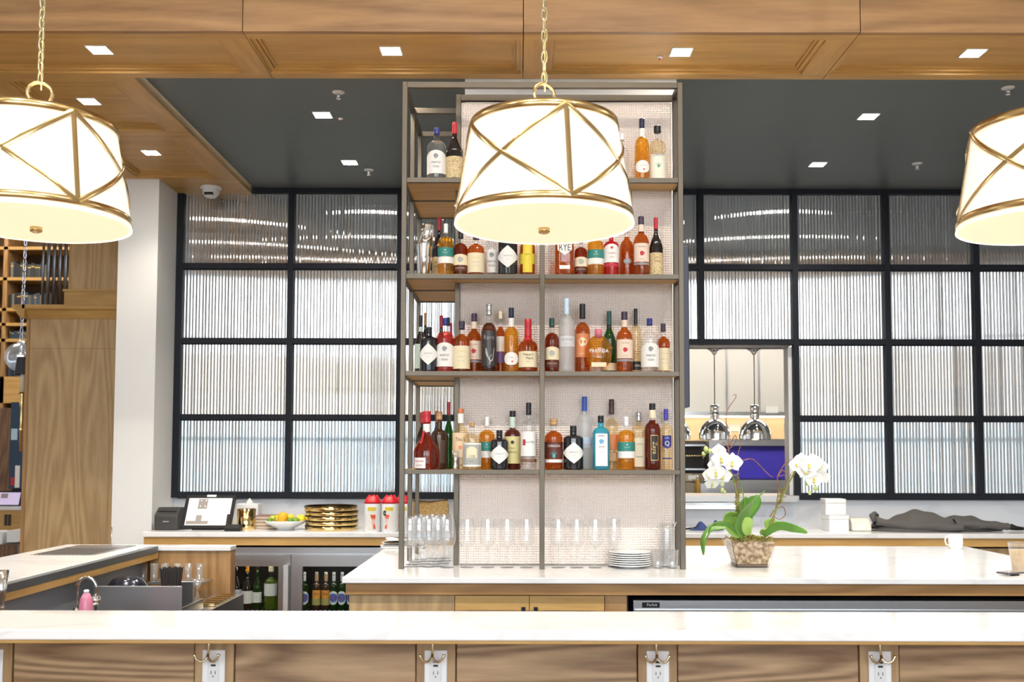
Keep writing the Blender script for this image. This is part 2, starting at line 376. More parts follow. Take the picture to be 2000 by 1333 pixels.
DL = [(175,96,ZS,'square downlight in the oak beam, far left one'),(757,97,ZS,'square downlight in the oak beam, left of the central chain'),
 (1336,98,ZS,'square downlight in the oak beam, right of the central chain'),(1918,99,ZS,'square downlight in the oak beam, far right one'),
 (157,199,ZS,'square downlight in the left oak soffit, nearer one above the lampshade'),(283,301,ZS,'square downlight in the left oak soffit, farther one above the white column')]
for d in DL: downlight(*d, wood_=True)
for d in [(622,214,ZB,'square downlight in the blue ceiling, left of the shelf, nearer one'),(677,310,ZB,'square downlight in the blue ceiling, left of the shelf, farther one'),
 (1707,215,ZB,'square downlight in the blue ceiling, right of the shelf, nearer one'),(1605,312,ZB,'square downlight in the blue ceiling, right of the shelf, farther one')]: downlight(*d)
def sprinkler(px,py,z,label,big=True,hz=0):
    Y=(z-EZ)*F/(892-py); t=thing('fire_sprinkler',label,'sprinkler',((px-1011)*Y/F,Y,z+hz),'ceiling sprinklers and alarm heads')
    s_ = 1 if big else .45
    MB().lathe([(.034*s_,0),(.033*s_,-.004),(.014*s_,-.010)],20).build('plate', WPLAS, t)
    MB().lathe([(.010*s_,-.009),(.012*s_,-.02*s_-.004),(.006*s_,-.034*s_)],12).build('head', CHROME if big else redm(), t)
    if big: MB().lathe([(.002,-.034),(.012,-.036),(.012,-.039),(.002,-.041)],14).build('deflector', WPLAS, t)
for a in ((653,168,ZB,'white sprinkler head on the blue ceiling, nearest the oak beam left of the shelf'),(715,325,ZB,'white sprinkler head on the blue ceiling by the far left downlight'),
          (1986,156,ZB,'white sprinkler head on the blue ceiling at the far right edge'),(1802,310,ZB,'white sprinkler head on the blue ceiling right of the far right downlight')): sprinkler(*a)
sprinkler(658,221,ZB,'small red indicator head on the blue ceiling beside a downlight',False); sprinkler(1293,108,ZS,'small red indicator head in the oak beam beside a downlight',False,.032)
t = thing('security_camera','white dome security camera under the soffit at the window top','camera',(X(411,6.98,378),6.98,ZS))
MB().lathe([(.074,0),(.074,-.014),(.066,-.02)],28).build('mount', WPLAS, t)
MB().lathe([(.062,-.018),(.057,-.05),(.035,-.075),(.002,-.082)],28).build('dome', WPLAS, t)
MB().box(-.03,.03,-.058,-.03,-.066,-.05).build('lens_slot', BLACK, t)
# ---------------------------------------------------------------- rear wall, columns
YW = 7.2
yr = [372.5,521.5,667.5,816.5,968]        # centre lines of the horizontal bars
zr = [Z(y,YW-.03) for y in yr]
ws = MB(); ws.box(-2.5,9,YW,YW+.12,0,zr[4]-.02); struct('wall_rear', ws, SPLASH, 'grey veined marble backsplash wall under the black windows', 'wall')
xl = [X(p,YW-.03) for p in (344,563,779,995,1190)]
xr = [X(p,YW-.03) for p in (1372,1557,1738,1914,2088,2262)]
PW = .0235
def reeded(x0,x1,z0,z1):
    n = max(3,round((x1-x0)/PW)); k = 6; mb = MB(); P = []
    rg = random.Random(int(x0*1000)+int(z0*700))
    for i in range(n):
        am = .0030*rg.uniform(.4,1.2); tl = rg.uniform(-.0013,.0013)
        for j in range(k):
            t = j/k; P.append((x0+(x1-x0)*(i+t)/n, -am*math.sin(math.pi*t)**.85+tl*t*(1-t)*4*(t-.5)))
    P.append((x1,0))
    vs = [(x,y,z0) for x,y in P]+[(x,y,z1) for x,y in P]; m = len(P)
    fs = [(i,i+1,m+i+1,m+i) for i in range(m-1)]
    mb.add(vs, fs, True)
    mb.add([(x0,.006,z0),(x1,.006,z0),(x1,.006,z1),(x0,.006,z1)], [(3,2,1,0)])
    return mb
def pane_mat():
    m, nt, b, out = _new('ribbed_glass'); N = nt.nodes.new; L = nt.links.new
    b.inputs['Base Color'].default_value=(.18,.195,.205,1); b.inputs['Roughness'].default_value=.25
    g = N('ShaderNodeBsdfGlossy'); g.inputs['Roughness'].default_value=.035; g.inputs['Color'].default_value=(.93,.95,.97,1)
    mx = N('ShaderNodeMixShader'); mx.inputs[0].default_value=.48
    L(b.outputs[0],mx.inputs[1]); L(g.outputs[0],mx.inputs[2]); L(mx.outputs[0],out.inputs['Surface']); return m
PANE = pane_mat()
def window(name, xs, rows, label, skip=()):
    t = thing(name, label, 'window', (0,YW,0), kind='structure')
    w_ = .042; zt = zr[0]; 
    for i,x in enumerate(xs):
        ww = w_*1.25 if i == 0 and name=='window_1' else w_
        zb = zr[-1]
        if name=='window_2' and i <= 1: zb = zr[2]
        MB().box(x-ww/2,x+ww/2,-.055,0,zb-.022,zt+.03).build('upright_bar', BLACKF, t, bevel=.002)
    for j in range(len(zr)):
        a = xs[0]
        if name=='window_2' and j >= 3: a = xs[2]
        h0,h1 = (.022,.045) if j==0 else ((.028,.021) if j==4 else (.021,.021))
        MB().box(a+.021,xs[-1]-.021,-.05,0,zr[j]-h0,zr[j]+h1).build('cross_bar', BLACKF, t, bevel=.002)
    for i in range(len(xs)-1):
        for j in range(len(zr)-1):
            if (i,j) in skip: continue
            reeded(xs[i]+w_/2,xs[i+1]-w_/2,zr[j+1]+.02,zr[j]-.02).build('pane', PANE, t, loc=(0,-.016,0))
            # slim inner bead
            MB().box(xs[i]+w_/2,xs[i+1]-w_/2,-.03,-.02,zr[j]-.026,zr[j]-.021).build('bead', BLACKF, t)
window('window_1', xl, zr, 'black gridded interior window with ribbed glass, left of the shelf')
xk = X(1190,YW-.03)
window('window_2', [xk]+xr, zr, 'black gridded interior window with ribbed glass, right of the shelf', skip=((0,2),(0,3),(1,2),(1,3)))
def hk(o): return o
struct('wall_head', MB().box(-2.5,9,YW+.01,YW+.12,zr[0]-.02,ZB+.1), BLACKF, 'dark lintel strip above the black windows', 'wall')
struct('column_left', MB().box(X(221,6.78),-2.478,6.78,7.3,0,ZS), WHITE, 'white square column left of the black window', 'column')
cm = MB().box(-.270,.802,4.945,5.55,ZC,ZB); struct('column_center', cm, WHITE, 'white square column behind the bottle shelf', 'column')
# ---------------------------------------------------------------- back counter
YB = 6.50
cb = thing('back_counter', 'white marble topped oak back counter along the window wall', 'counter')
MB().box(-2.434,8.98,YB,YW-.003,ZC-.031,ZC).build('stone_top', MARBLE, cb, bevel=.003)
MB().box(-2.43,8.98,YB+.015,YB+.04,Z(1067,YB+.015),ZC-.031).build('apron', OAK_X, cb)
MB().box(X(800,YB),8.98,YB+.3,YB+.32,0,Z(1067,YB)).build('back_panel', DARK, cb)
MB().box(-2.434,-2.40,YB+.04,YW-.02,0,ZC-.031).build('end_panel', OAK_Z, cb)
for i in range(7): MB().box(X(1325,YB)+i*.44,X(1325,YB)+i*.44+.43,YB+.06,YB+.08,.1,Z(1070,YB+.06)).build('door', OAK_CAB, cb)
# kitchen beyond the pass-through
kx0,kx1 = .3,5.0
KG = pm('kitchen_wall_tile',(.70,.66,.58),.35)
struct('wall_kitchen', MB().box(-2.4,9,10.6,10.7,0,3.6), KG, 'pale tiled back wall of the kitchen', 'wall')
struct('ceiling_kitchen', MB().box(-2.4,9,YW+.12,10.7,3.3,3.4), CEILW, 'white kitchen ceiling', 'ceiling')
kl = thing('kitchen_light','long ceiling light panel in the kitchen','ceiling light',(2.4,8.3,3.298))
MB().box(-1.5,1.5,-.3,.3,-.03,0).build('diffuser', pm('kitchen_glow',(1,1,1),.5,emit=(1,.95,.86),es=6.5), kl)
jo = MB().box(X(1541,7.21),X(1553,7.21),7.2,7.32,Z(972,7.2),Z(678,7.2)); struct('trim_3', jo, WHITE, 'white side jamb of the kitchen pass', 'jamb')
sh = thing('pass_shelf','stainless steel shelf of the kitchen pass, behind the orchid','shelf',(0,7.05,0))
MB().box(X(1190,7.05),X(1560,7.05),0,.5,Z(975,7.05),Z(968,7.05)).build('top', brushed('shelf_steel',(.42,.40,.38),.35), sh)
MB().box(X(1190,7.05),X(1558,7.05),0,.02,Z(980,7.05),Z(975,7.05)).build('lip', MATS['shelf_steel'], sh)
MB().box(X(1190,7.1),X(1437,7.1),.06,.09,Z(994,7.1),Z(982,7.1)).build('ticket_rail', CHROME, sh)
hd = thing('extractor_hood','beige stainless extractor hood in the kitchen','hood',(0,9.4,0))
MB().box(.5,4.2,0,1.1,Z(806,9.4),3.28).build('canopy', pm('hood_steel',(.72,.68,.62),.4,.25), hd)
MB().box(.5,4.2,-.01,0,Z(812,9.4),Z(804,9.4)).build('lower_edge', STEEL, hd)
MB().box(X(1420,9.39),X(1423,9.39),-.012,0,Z(800,9.4),3.28).build('seam', STEELZ, hd)
MB().box(X(1483,9.39),X(1486,9.39),-.012,0,Z(800,9.4),3.28).build('seam', STEELZ, hd)
MB().box(X(1497,9.39),X(1521,9.39),-.014,-.01,Z(806,9.39),Z(793,9.39)).build('notice', PAPER, hd)
hl_ = MB().box(.9,3.9,.35,.6,Z(806,9.4)-.02,Z(806,9.4)-.001).build('added_hood_strip', pm('hood_glow',(1,1,1),.5,emit=(1,.86,.62),es=7), hd)  # glowing strip added under the hood to brighten the kitchen shelf
wl = pm('warm_backsplash',(.66,.52,.33),.3,.3)
MB().box(.5,4.2,.9,.92,Z(880,10.3),Z(800,10.3)).build('rear_panel', wl, hd)
for a,b in ((1423,1446),(1533,1548)): MB().box(X(a,10.29),X(b,10.29),.885,.9,Z(842,10.29),Z(828,10.29)).build('card', PAPER, hd)
ov = thing('pizza_oven','kitchen oven with a bright violet-blue front panel','oven',(0,9.2,0))
MB().box(X(1393,9.2),4.0,0,.9,Z(866,9.2)-.02,Z(857,9.2)).build('top', STEEL, ov)
MB().box(X(1394,9.2),4.0,.03,.9,Z(937,9.2),Z(866,9.2)).build('front_panel', pm('violet_enamel',(.075,.055,.52),.3), ov)
MB().box(X(1394,9.2),4.0,.0,.03,Z(935,9.2),Z(929,9.2)).build('ledge', pm('violet_enamel',(.075,.055,.52),.3), ov)
MB().box(X(1393,9.2),4.0,-.02,.9,Z(944,9.2),Z(937,9.2)).build('rail', STEEL, ov)
MB().box(X(1385,9.2),X(1393,9.2),-.01,.9,.2,Z(857,9.2)).build('side_post', STEELZ, ov)
MB().box(X(1360,9.2),4.0,.02,.9,0,Z(944,9.2)).build('base', STEEL, ov)
rk = thing('oven_rack','dark open oven with lit metal racks beside the blue panel','oven',(0,9.2,0))
MB().box(.8,X(1384,9.2),.2,.9,Z(925,9.2),Z(860,9.2)).build('cavity', pm('oven_brown',(.07,.05,.04),.5), rk)
for y in (890,):
    for i in range(12): MB().tube([(X(1322+i*5,9.2),0,Z(y,9.2)),(X(1322+i*5,9.2),.25,Z(y,9.2))],.006,6).build('rack_rod', BRASS, rk)
for y in (868,915): MB().box(.8,X(1378,9.2),0,.2,Z(y+3,9.2),Z(y,9.2)).build('rack_shelf', STEEL, rk)
MB().box(X(1344,9.18),X(1364,9.18),-.02,0,Z(936,9.18),Z(928,9.18)).build('card', PAPER, rk)
bt = thing('oil_bottle','small amber oil bottle on the kitchen shelf behind the orchid','bottle',(X(1362,8.6),8.6,Z(967,8.6)))
MB().lathe([(.025,0),(.027,.01),(.027,.10),(.012,.125),(.011,.15)],14).build('body', pm('oil_amber',(.45,.25,.03),.2), bt)
MB().lathe([(.012,.15),(.012,.165)],12).build('cap', WPLAS, bt)
struct('kitchen_counter', MB().box(.4,4.4,8.3,8.9,.0,Z(968,8.6)), STEEL, 'stainless kitchen counter seen through the pass', 'counter')
def heat_lamp(px,label):
    Yh=7.45; t=thing('heat_lamp',label,'lamp',(X(px,Yh),Yh,0),'chrome heat lamps in the kitchen pass')
    z=lambda y:Z(y,Yh)
    r=31/F*Yh
    prof=[(r,z(858)),(r*1.0,z(852))]+[(r*math.cos(a),z(852)+(z(816)-z(852))*math.sin(a)) for a in [i*math.pi/2/9*.88 for i in range(1,10)]]
    prof+=[(.036,z(815)),(.036,z(808)),(.031,z(806)),(.031,z(799)),(.034,z(798)),(.034,z(791)),(.004,z(790))]
    MB().lathe(prof,32,cap0=False).build('shade', CHROME, t)
    MB().lathe([(r*.9,z(856)),(.02,z(830))],24,cap0=False).build('inner_reflector', CHROME, t)
    MB().lathe([(.02,z(845)),(.035,z(850)),(.03,z(856)),(.002,z(859))],14).build('bulb', pm('heat_bulb',(.8,.5,.3),.3,emit=(1,.55,.25),es=3), t)
    MB().tube([(0,0,z(790)),(0,0,z(690))],.0035,8).build('cord', BLACK, t)
    MB().lathe([(.05,z(684)),(.05,z(682)),(.02,z(688)),(.01,z(693))],20).build('mount_plate', CHROME, t)
heat_lamp(1397,'chrome dome heat lamp in the kitchen pass, left of the two above the orchid'); heat_lamp(1475,'chrome dome heat lamp in the kitchen pass, nearest the white jamb')
heat_lamp(1319,'chrome dome heat lamp mostly hidden by the shelf post')
struct('trim_4', MB().box(X(1180,7.45),X(1553,7.3),7.30,7.6,Z(677,7.45),3.3), WHITE, 'white head above the heat lamps of the kitchen pass', 'head')
hb = tag(MB().box(X(1180,7.45),X(1541,7.45),7.42,7.48,Z(682,7.45),Z(676,7.45)).build('heat_lamp_rail', CHROME), 'chrome rail carrying the heat lamps', 'rail')
# ================================================================== lettering
_TX = {}
def text_mesh(s, size, res=2):
    k = (s, round(size,5))
    if k in _TX: return _TX[k]
    cu = bpy.data.curves.new('t','FONT'); cu.body = s; cu.size = size; cu.align_x='CENTER'; cu.align_y='CENTER'; cu.resolution_u = res
    o = bpy.data.objects.new('t', cu); me = bpy.data.meshes.new_from_object(o)
    vs = [tuple(v.co) for v in me.vertices]; fs = [tuple(p.vertices) for p in me.polygons]
    bpy.data.objects.remove(o); bpy.data.meshes.remove(me); bpy.data.curves.remove(cu)
    _TX[k] = (vs, fs); return vs, fs
def lettering(parent, s, size, fn, m, sx=1.0, rot=0, name='lettering'):
    """text mapped through fn(u, v) -> local point"""
    vs, fs = text_mesh(s, size); c, d = math.cos(rot), math.sin(rot)
    mb = MB(); mb.add([fn((x*sx)*c-y*d, (x*sx)*d+y*c) for x,y,z in vs], fs)
    return mb.build(name, m, parent)
# ================================================================== island counter
IX0, IX1, IY0, IY1 = -.7174, 2.499, 4.108, 5.593
isl = thing('island_counter', 'oak island bar with white marble top carrying the bottle shelf', 'counter')
MB().box(IX0,IX1,IY0,IY1,ZC-.024,ZC).build('stone_top', MARBLE, isl, bevel=.003)
MB().box(IX0+.012,IX1-.01,IY0+.022,IY1-.02,Z(1163,IY0+.02),ZC-.024).build('apron', OAK_DEEP, isl)
zt = Z(1163.3,4.15)
def cab(px0,px1,y0=4.15,y1=4.6): return (X(px0,y0,1170),X(px1,y0,1170),y0,y1)
a,b,c,d = cab(683,888.5); MB().box(a,b,c,d,.1,zt).build('end_panel', OAK_CAB, isl)
for p0,p1,kx in ((889.7,1034,1023),(1035.2,1181,1047)):
    a,b,c,d = cab(p0,p1); do = thing('door','','',(0,0,0)); 
    for k in ('label','category'):
        if k in do: del do[k]
    do.parent = isl
    MB().box(a,b,c,c+.02,zt-.062,zt-.002).build('top_rail', OAK_X, do)
    MB().box(a,a+.055,c,c+.02,.12,zt-.062).build('stile', OAK_Z, do); MB().box(b-.055,b,c,c+.02,.12,zt-.062).build('stile', OAK_Z, do)
    MB().box(a+.055,b-.055,c+.008,c+.02,.12,zt-.062).build('field', OAK_Z, do)
    MB().box(X(kx,c)-.008,X(kx,c)+.008,c-.018,c,zt-.064,zt-.048).build('knob', BLACK, do)
a,b,c,d = cab(1182.3,1225); MB().box(a,b,c,d,.1,zt).build('pier', OAK_Z, isl)
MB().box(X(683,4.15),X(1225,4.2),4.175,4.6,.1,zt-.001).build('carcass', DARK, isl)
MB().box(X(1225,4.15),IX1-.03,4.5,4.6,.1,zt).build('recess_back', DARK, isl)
MB().box(IX0+.03,IX1-.02,4.6,IY1-.03,.0,ZC-.07).build('core', OAK_Z, isl)
fr = thing('undercounter_cooler','low stainless bottle cooler under the right of the island','cooler',(0,4.19,0))
MB().box(X(1238,4.19,1175),2.44,0,.28,.1,Z(1173,4.19)).build('body', STEEL, fr)
MB().box(X(1255,4.19,1180),X(1289,4.19,1180),-.003,0,Z(1187,4.19),Z(1176.5,4.19)).build('badge', BLACK, fr)
lettering(fr,'Perlick',.016,lambda u,v:(X(1272,4.19)+u,-.004,Z(1181.5,4.19)+v),WPLAS)
MB().box(X(1240,4.19,1175),2.44,-.012,0,Z(1196,4.19),Z(1190.5,4.19)).build('lid_edge', STEEL, fr)
# ================================================================== bottle shelf (etagere)
et = thing('bottle_shelf','tall bronze open shelf unit full of bottles round the white column','shelf',(0,0,ZC))
YS, YM, Y2, Y3 = 4.42, 4.575, 4.76, 5.11
PWT = .0228
zz = lambda y, Y=YS: Z(y,Y)-ZC
SHELF = [zz(347),zz(535.5),zz(725.5),zz(918)]; SHB = [zz(356.5),zz(544.8),zz(734.8),zz(927)]
ZT0, ZT1 = zz(171), zz(160)
xL,xM,xR,xI = -.524,.0977,.7207,-.2918
def post(x,y,z1,w=PWT,name='post'): return MB().box(x,x+w,y,y+w,0,z1).build(name,BRONZE,et,bevel=.0015)
post(xL,YS,ZT1); post(xR,YS,ZT1); post(xM,YS,SHELF[0]); post(xI,YM,ZT1); post(xR+.002,YM,ZT1); post(xL,Y2,ZT1,.021); post(xL,Y3,ZT1,.021); post(xI,Y3,ZT1,.021)
def rail(x0,x1,y0,y1,z0,z1,name='rail'): return MB().box(x0,x1,y0,y1,z0,z1).build(name,BRONZE,et,bevel=.0012)
rail(xL+PWT,xR,YS,YS+PWT,ZT0,ZT1); rail(xI+PWT,xR+.002,YM,YM+PWT,ZT0-.004,ZT1-.001); rail(xL,xL+.021,YS+PWT,Y2,ZT0,ZT1); rail(xL,xL+.021,Y2+.021,Y3,ZT0,ZT1)
rail(xR,xR+PWT,YS+PWT,YM,ZT0,ZT1); rail(xL+.021,xI,Y2,Y2+.021,ZT0,ZT1); rail(xL+.021,xI,Y3,Y3+.021,ZT0,ZT1); rail(xI,xI+PWT,YM+PWT,Y3,ZT0,ZT1)
for s,(z1,z0) in enumerate(zip(SHELF,SHB)):
    if s == 0: rail(xL+PWT,xR,YS,YS+.018,z0,z1,'shelf_edge')
    else:
        rail(xL+PWT,xM,YS,YS+.018,z0,z1,'shelf_edge'); rail(xM+PWT,xR,YS,YS+.018,z0,z1,'shelf_edge')
    rail(xL,xL+.018,YS+PWT,Y2,z0,z1,'shelf_edge'); rail(xL,xL+.018,Y2+.021,Y3,z0,z1,'shelf_edge')
    rail(xR+.004,xR+PWT,YS+PWT,YM,z0,z1,'shelf_edge'); rail(xL+.021,xI,Y3,Y3+.018,z0,z1,'shelf_edge'); rail(xL+.021,xI,Y2,Y2+.012,z0,z0+.006,'shelf_edge')
    MB().box(xL+.018,xR+.004,YS+.018,YM-.001,z0+.005,z1-.001).build('shelf_board',OAK_X,et)
    MB().box(xL+.018,xI,YM-.001,Y3,z0+.0055,z1-.001).build('shelf_board',OAK_X,et)
# woven wire back panel
def woven(x0,x1,z0,z1,y,p=.0111,wd=.0088,a=.0011):
    nx=int((x1-x0)/p); nz=int((z1-z0)/p); vs=[]; fs=[]
    def strip(pts,side):
        n0=len(vs)
        for (x,yy,z) in pts:
            dx,dz=side
            vs.extend([(x-dx*wd/2,yy+.0022,z-dz*wd/2),(x,yy-.0012,z),(x+dx*wd/2,yy+.0022,z+dz*wd/2)])
        for i in range(len(pts)-1):
            b=n0+3*i
            if side[0]: fs.extend([(b,b+1,b+4,b+3),(b+1,b+2,b+5,b+4)])
            else: fs.extend([(b+3,b+4,b+1,b),(b+4,b+5,b+2,b+1)])
    for i in range(nx): strip([(x0+(i+.5)*p, y+(a if (i+j)%2 else -a), z0+(j+.5)*p) for j in range(nz)],(1,0))
    for j in range(nz): strip([(x0+(i+.5)*p, y+(-a if (i+j)%2 else a), z0+(j+.5)*p) for i in range(nx)],(0,1))
    mb=MB(); mb.add(vs,fs); return mb
WOV = pm('woven_wire',(.90,.81,.75),.4,.1)
MB().box(-.250,xR,YM+.03,YM+.04,.004,ZT0-.006).build('back_panel',pm('panel_taupe',(.46,.38,.32),.7),et)  # panel added behind the mesh, taupe puts the gaps' shade into colour
wv = woven(xI+PWT,xR+.002,.004,ZT0-.006,YM+.012,wd=.0090,a=.0013).build('wire_mesh',WOV,et); wv['kind']='stuff'
# ================================================================== front bar
FY0, FY1 = 2.873, 3.229
fb = thing('front_bar','oak panelled front bar with a thick white marble top','bar')
MB().box(-3.4,3.6,FY0,FY1,ZC-.030,ZC).build('stone_top', MARBLE, fb, bevel=.004)
MB().box(-3.4,3.6,FY0+.015,FY0+.06,Z(1259.5,FY0+.015),ZC-.030).build('edge_trim', OAK_X, fb, bevel=.003)
FW = 3.12
zu = Z(1259.5,FY0+.015)
MB().box(-3.4,3.6,FY0+.06,FW+.03,zu,ZC-.03).build('underside', OAK_X, fb)
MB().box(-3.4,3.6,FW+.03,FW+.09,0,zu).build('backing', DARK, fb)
st = []
for k in range(-2,5):
    cx = X(419.5+433*k,FW,1290); a_,b_ = cx-.0604,cx+.0604; st.append((a_,b_,cx))
    MB().box(a_,b_,FW,FW+.03,0.1,zu).build('pilaster', OAK_FZ, fb, bevel=.002)
for k in range(len(st)-1):
    MB().box(st[k][1]+.003,st[k+1][0]-.003,FW+.004,FW+.03,.1,zu).build('panel', OAK_FRONT[k%3], fb, bevel=.003)
MB().box(-3.4,3.6,FW-.005,FW+.035,0,.1).build('kickboard', OAK_X, fb)
MB().box(-3.4,3.6,FW+.1,FY1-.01,.2,ZC-.031).build('bartender_side', STEEL, fb)
names = ['first at the left edge','second from the left','third from the left','fourth from the left','fifth from the left']
for k in range(5):
    cx = st[k+1][2]; 
    o = thing('power_outlet','white outlet plate on a bar pilaster, '+names[k],'outlet',(cx,FW,0),'outlets along the front bar')
    z0 = Z(1271,FW)
    MB().box(-.035,.035,-.006,0,z0-.118,z0).build('plate', WPLAS, o, bevel=.002)
    MB().box(-.0175,.0175,-.009,-.006,z0-.095,z0-.022).build('insert', pm('outlet_insert',(.74,.75,.76),.3), o, bevel=.001)
    for zz_ in (z0-.034,z0-.046): MB().box(-.0075,.0075,-.0100,-.009,zz_-.003,zz_+.003).build('usb_slot', BLACK, o)
    for dx in (-.0065,.0065): MB().box(dx-.001,dx+.001,-.0100,-.009,z0-.073,z0-.063).build('socket_slot', BLACK, o)
    MB().ball((0,-.0092,z0-.080),.0022,8,6).build('ground_hole', BLACK, o)
    hk_ = thing('coat_hook','pale brass double hook under the bar top, '+names[k],'hook',(cx-.008,FW-.02,0),'hooks along the front bar')
    zb = Z(1283,FW)
    MB().tube([(0,0,zu),(0,-.006,zu-.025),(0,-.02,zb)],.004,8).build('stem', pm('pale_brass',(.72,.66,.48),.25,1), hk_)
    for s in (-1,1):
        MB().tube([(0,-.018,zb+.012),(s*.002,-.022,zb+.002),(s*.010,-.027,zb-.007),(s*.020,-.031,zb-.008),(s*.030,-.034,zb-.001),(s*.036,-.034,zb+.011),(s*.037,-.033,zb+.016)],[.004,.004,.004,.004,.004,.0042,.0055],8).build('prong', MATS['pale_brass'], hk_)
# ================================================================== left side bar
lb = thing('side_bar','side bar with white marble top and steel rail running back on the left','bar')
LX0,LX1 = -2.52,-1.963
MB().box(LX0,LX1-.05,3.27,5.6,ZC-.024,ZC).build('stone_top', MARBLE, lb, bevel=.003)
MB().box(LX1-.05,-1.57,5.485,5.6,ZC-.024,ZC).build('return_top', MARBLE, lb, bevel=.003)
MB().box(LX1-.048,LX1-.004,3.27,5.30,ZC-.016,ZC-.004).build('rail_channel', brushed('dull_steel',(.20,.225,.25),.5), lb)
MB().box(LX1-.004,LX1+.006,3.27,5.46,ZC-.030,ZC+.001).build('rail_edge', MATS['dull_steel'], lb)
MB().box(LX1-.048,LX1-.004,5.30,5.484,ZC-.02,ZC+.001).build('rail_end', STEEL, lb)
MB().box(LX1-.05,LX1+.004,3.27,5.47,ZC-.062,ZC-.030).build('wood_edge', OAK_Y, lb)
MB().box(LX0+.2,LX1-.06,3.27,5.58,.1,ZC-.024).build('body', OAK_Z, lb)
MB().box(LX1-.059,LX1-.052,3.27,5.4,.3,ZC-.075).build('splash_panel', pm('grey_laminate',(.30,.33,.37),.35), lb)
MB().box(LX1-.05,-1.585,5.50,5.59,.1,ZC-.024).build('end_wall', OAK_Z, lb)
MB().box(-1.607,-1.572,5.497,5.593,.1,ZC-.025).build('end_post', OAK_Z, lb)
# steel drip grate in the top
gt = thing('drip_grate','perforated steel drip grate set in the side bar top','drip tray',(0,0,ZC))
gx0,gx1,gy0,gy1 = X(190,4.75)+.13,-2.09,4.98,5.52
gx0,gx1 = -2.42,-2.10
MB().box(gx0,gx1,gy0,gy1,.0005,.003).build('tray', STEEL, gt)
for i in range(14): MB().box(gx0+.012+i*.021,gx0+.02+i*.021,gy0+.01,gy1-.17,.003,.005).build('slat', pm('grate_dark',(.25,.22,.20),.4,.8), gt)
MB().box(gx0+.01,gx1-.01,gy1-.16,gy1-.01,.003,.005).build('cover_plate', STEEL, gt)
tp = thing('glass_rinser','thin steel pin and small clear fittings on the drip grate','bar fitting',(X(222,5.42),5.42,ZC+.005))
MB().tube([(0,0,0),(0,0,.105)],.0025,6).build('pin', CHROME, tp)
for dx in (-.02,.01,.03): MB().lathe([(.008,0),(.01,.01),(.004,.016)],10).build('fitting', GLASS, tp, loc=(dx,0,0))
# ================================================================== coolers under the back counter
YF = 6.56
fg = thing('wine_cooler','stainless back bar cooler with two glass doors showing bottles','cooler',(0,YF,0))
fx0,fx1,fxm = X(430,YF,1080),X(790,YF,1080),X(571,YF,1100)
zt_ = Z(1071,YF); zd = Z(1085,YF)
MB().box(fx0,fx1,0,.02,zd+.002,zt_).build('grille', STEEL, fg)
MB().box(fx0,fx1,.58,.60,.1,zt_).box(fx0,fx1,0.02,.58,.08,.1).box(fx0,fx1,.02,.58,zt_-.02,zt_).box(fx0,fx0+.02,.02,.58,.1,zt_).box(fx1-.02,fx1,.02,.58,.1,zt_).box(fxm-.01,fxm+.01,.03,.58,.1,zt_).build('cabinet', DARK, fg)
zg = Z(1107,YF); 
for (a,b,gl,gr) in ((fx0,fxm-.002,X(446,YF,1150),X(546,YF,1150)),(fxm+.002,fx1,X(593,YF,1150),fx1-.05)):
    dd = MB().box(a,b,-.03,0,zg,zd).box(a,gl,-.03,0,.12,zg).box(gr,b,-.03,0,.12,zg).box(gl,gr,-.03,0,.12,.2).build('door', STEEL, fg)
    MB().box(gl,gr,-.012,-.006,.2,zg).build('glass', FGLASS, dd)
    if a == fx0: MB().box(X(559,YF,1150),X(568,YF,1150),-.075,-.05,.3,Z(1104,YF)).box(X(560,YF),X(567,YF),-.055,-.03,Z(1110,YF),Z(1106,YF)).build('handle', pm('handle_steel',(.66,.68,.71),.4,.6), dd)
zshelf = Z(1190.5,YF+.12)
for i in range(40): MB().tube([(fx0+.02+i*(fx1-fx0-.04)/39,.03,zshelf-.006),(fx0+.02+i*(fx1-fx0-.04)/39,.57,zshelf-.006)],.003,5).build('rack_rod', STEEL, fg)
MB().box(fx0+.02,fx1-.02,.03,.036,zshelf-.014,zshelf-.003).build('rack_front', STEEL, fg)
for a,b in ((fx0,fxm),(fxm,fx1)):
    MB().box(a+.05,b-.05,.04,.05,zt_-.03,zt_-.022).build('light_strip', pm('cooler_led',(1,1,1),.5,emit=(1,.95,.85),es=26), fg)
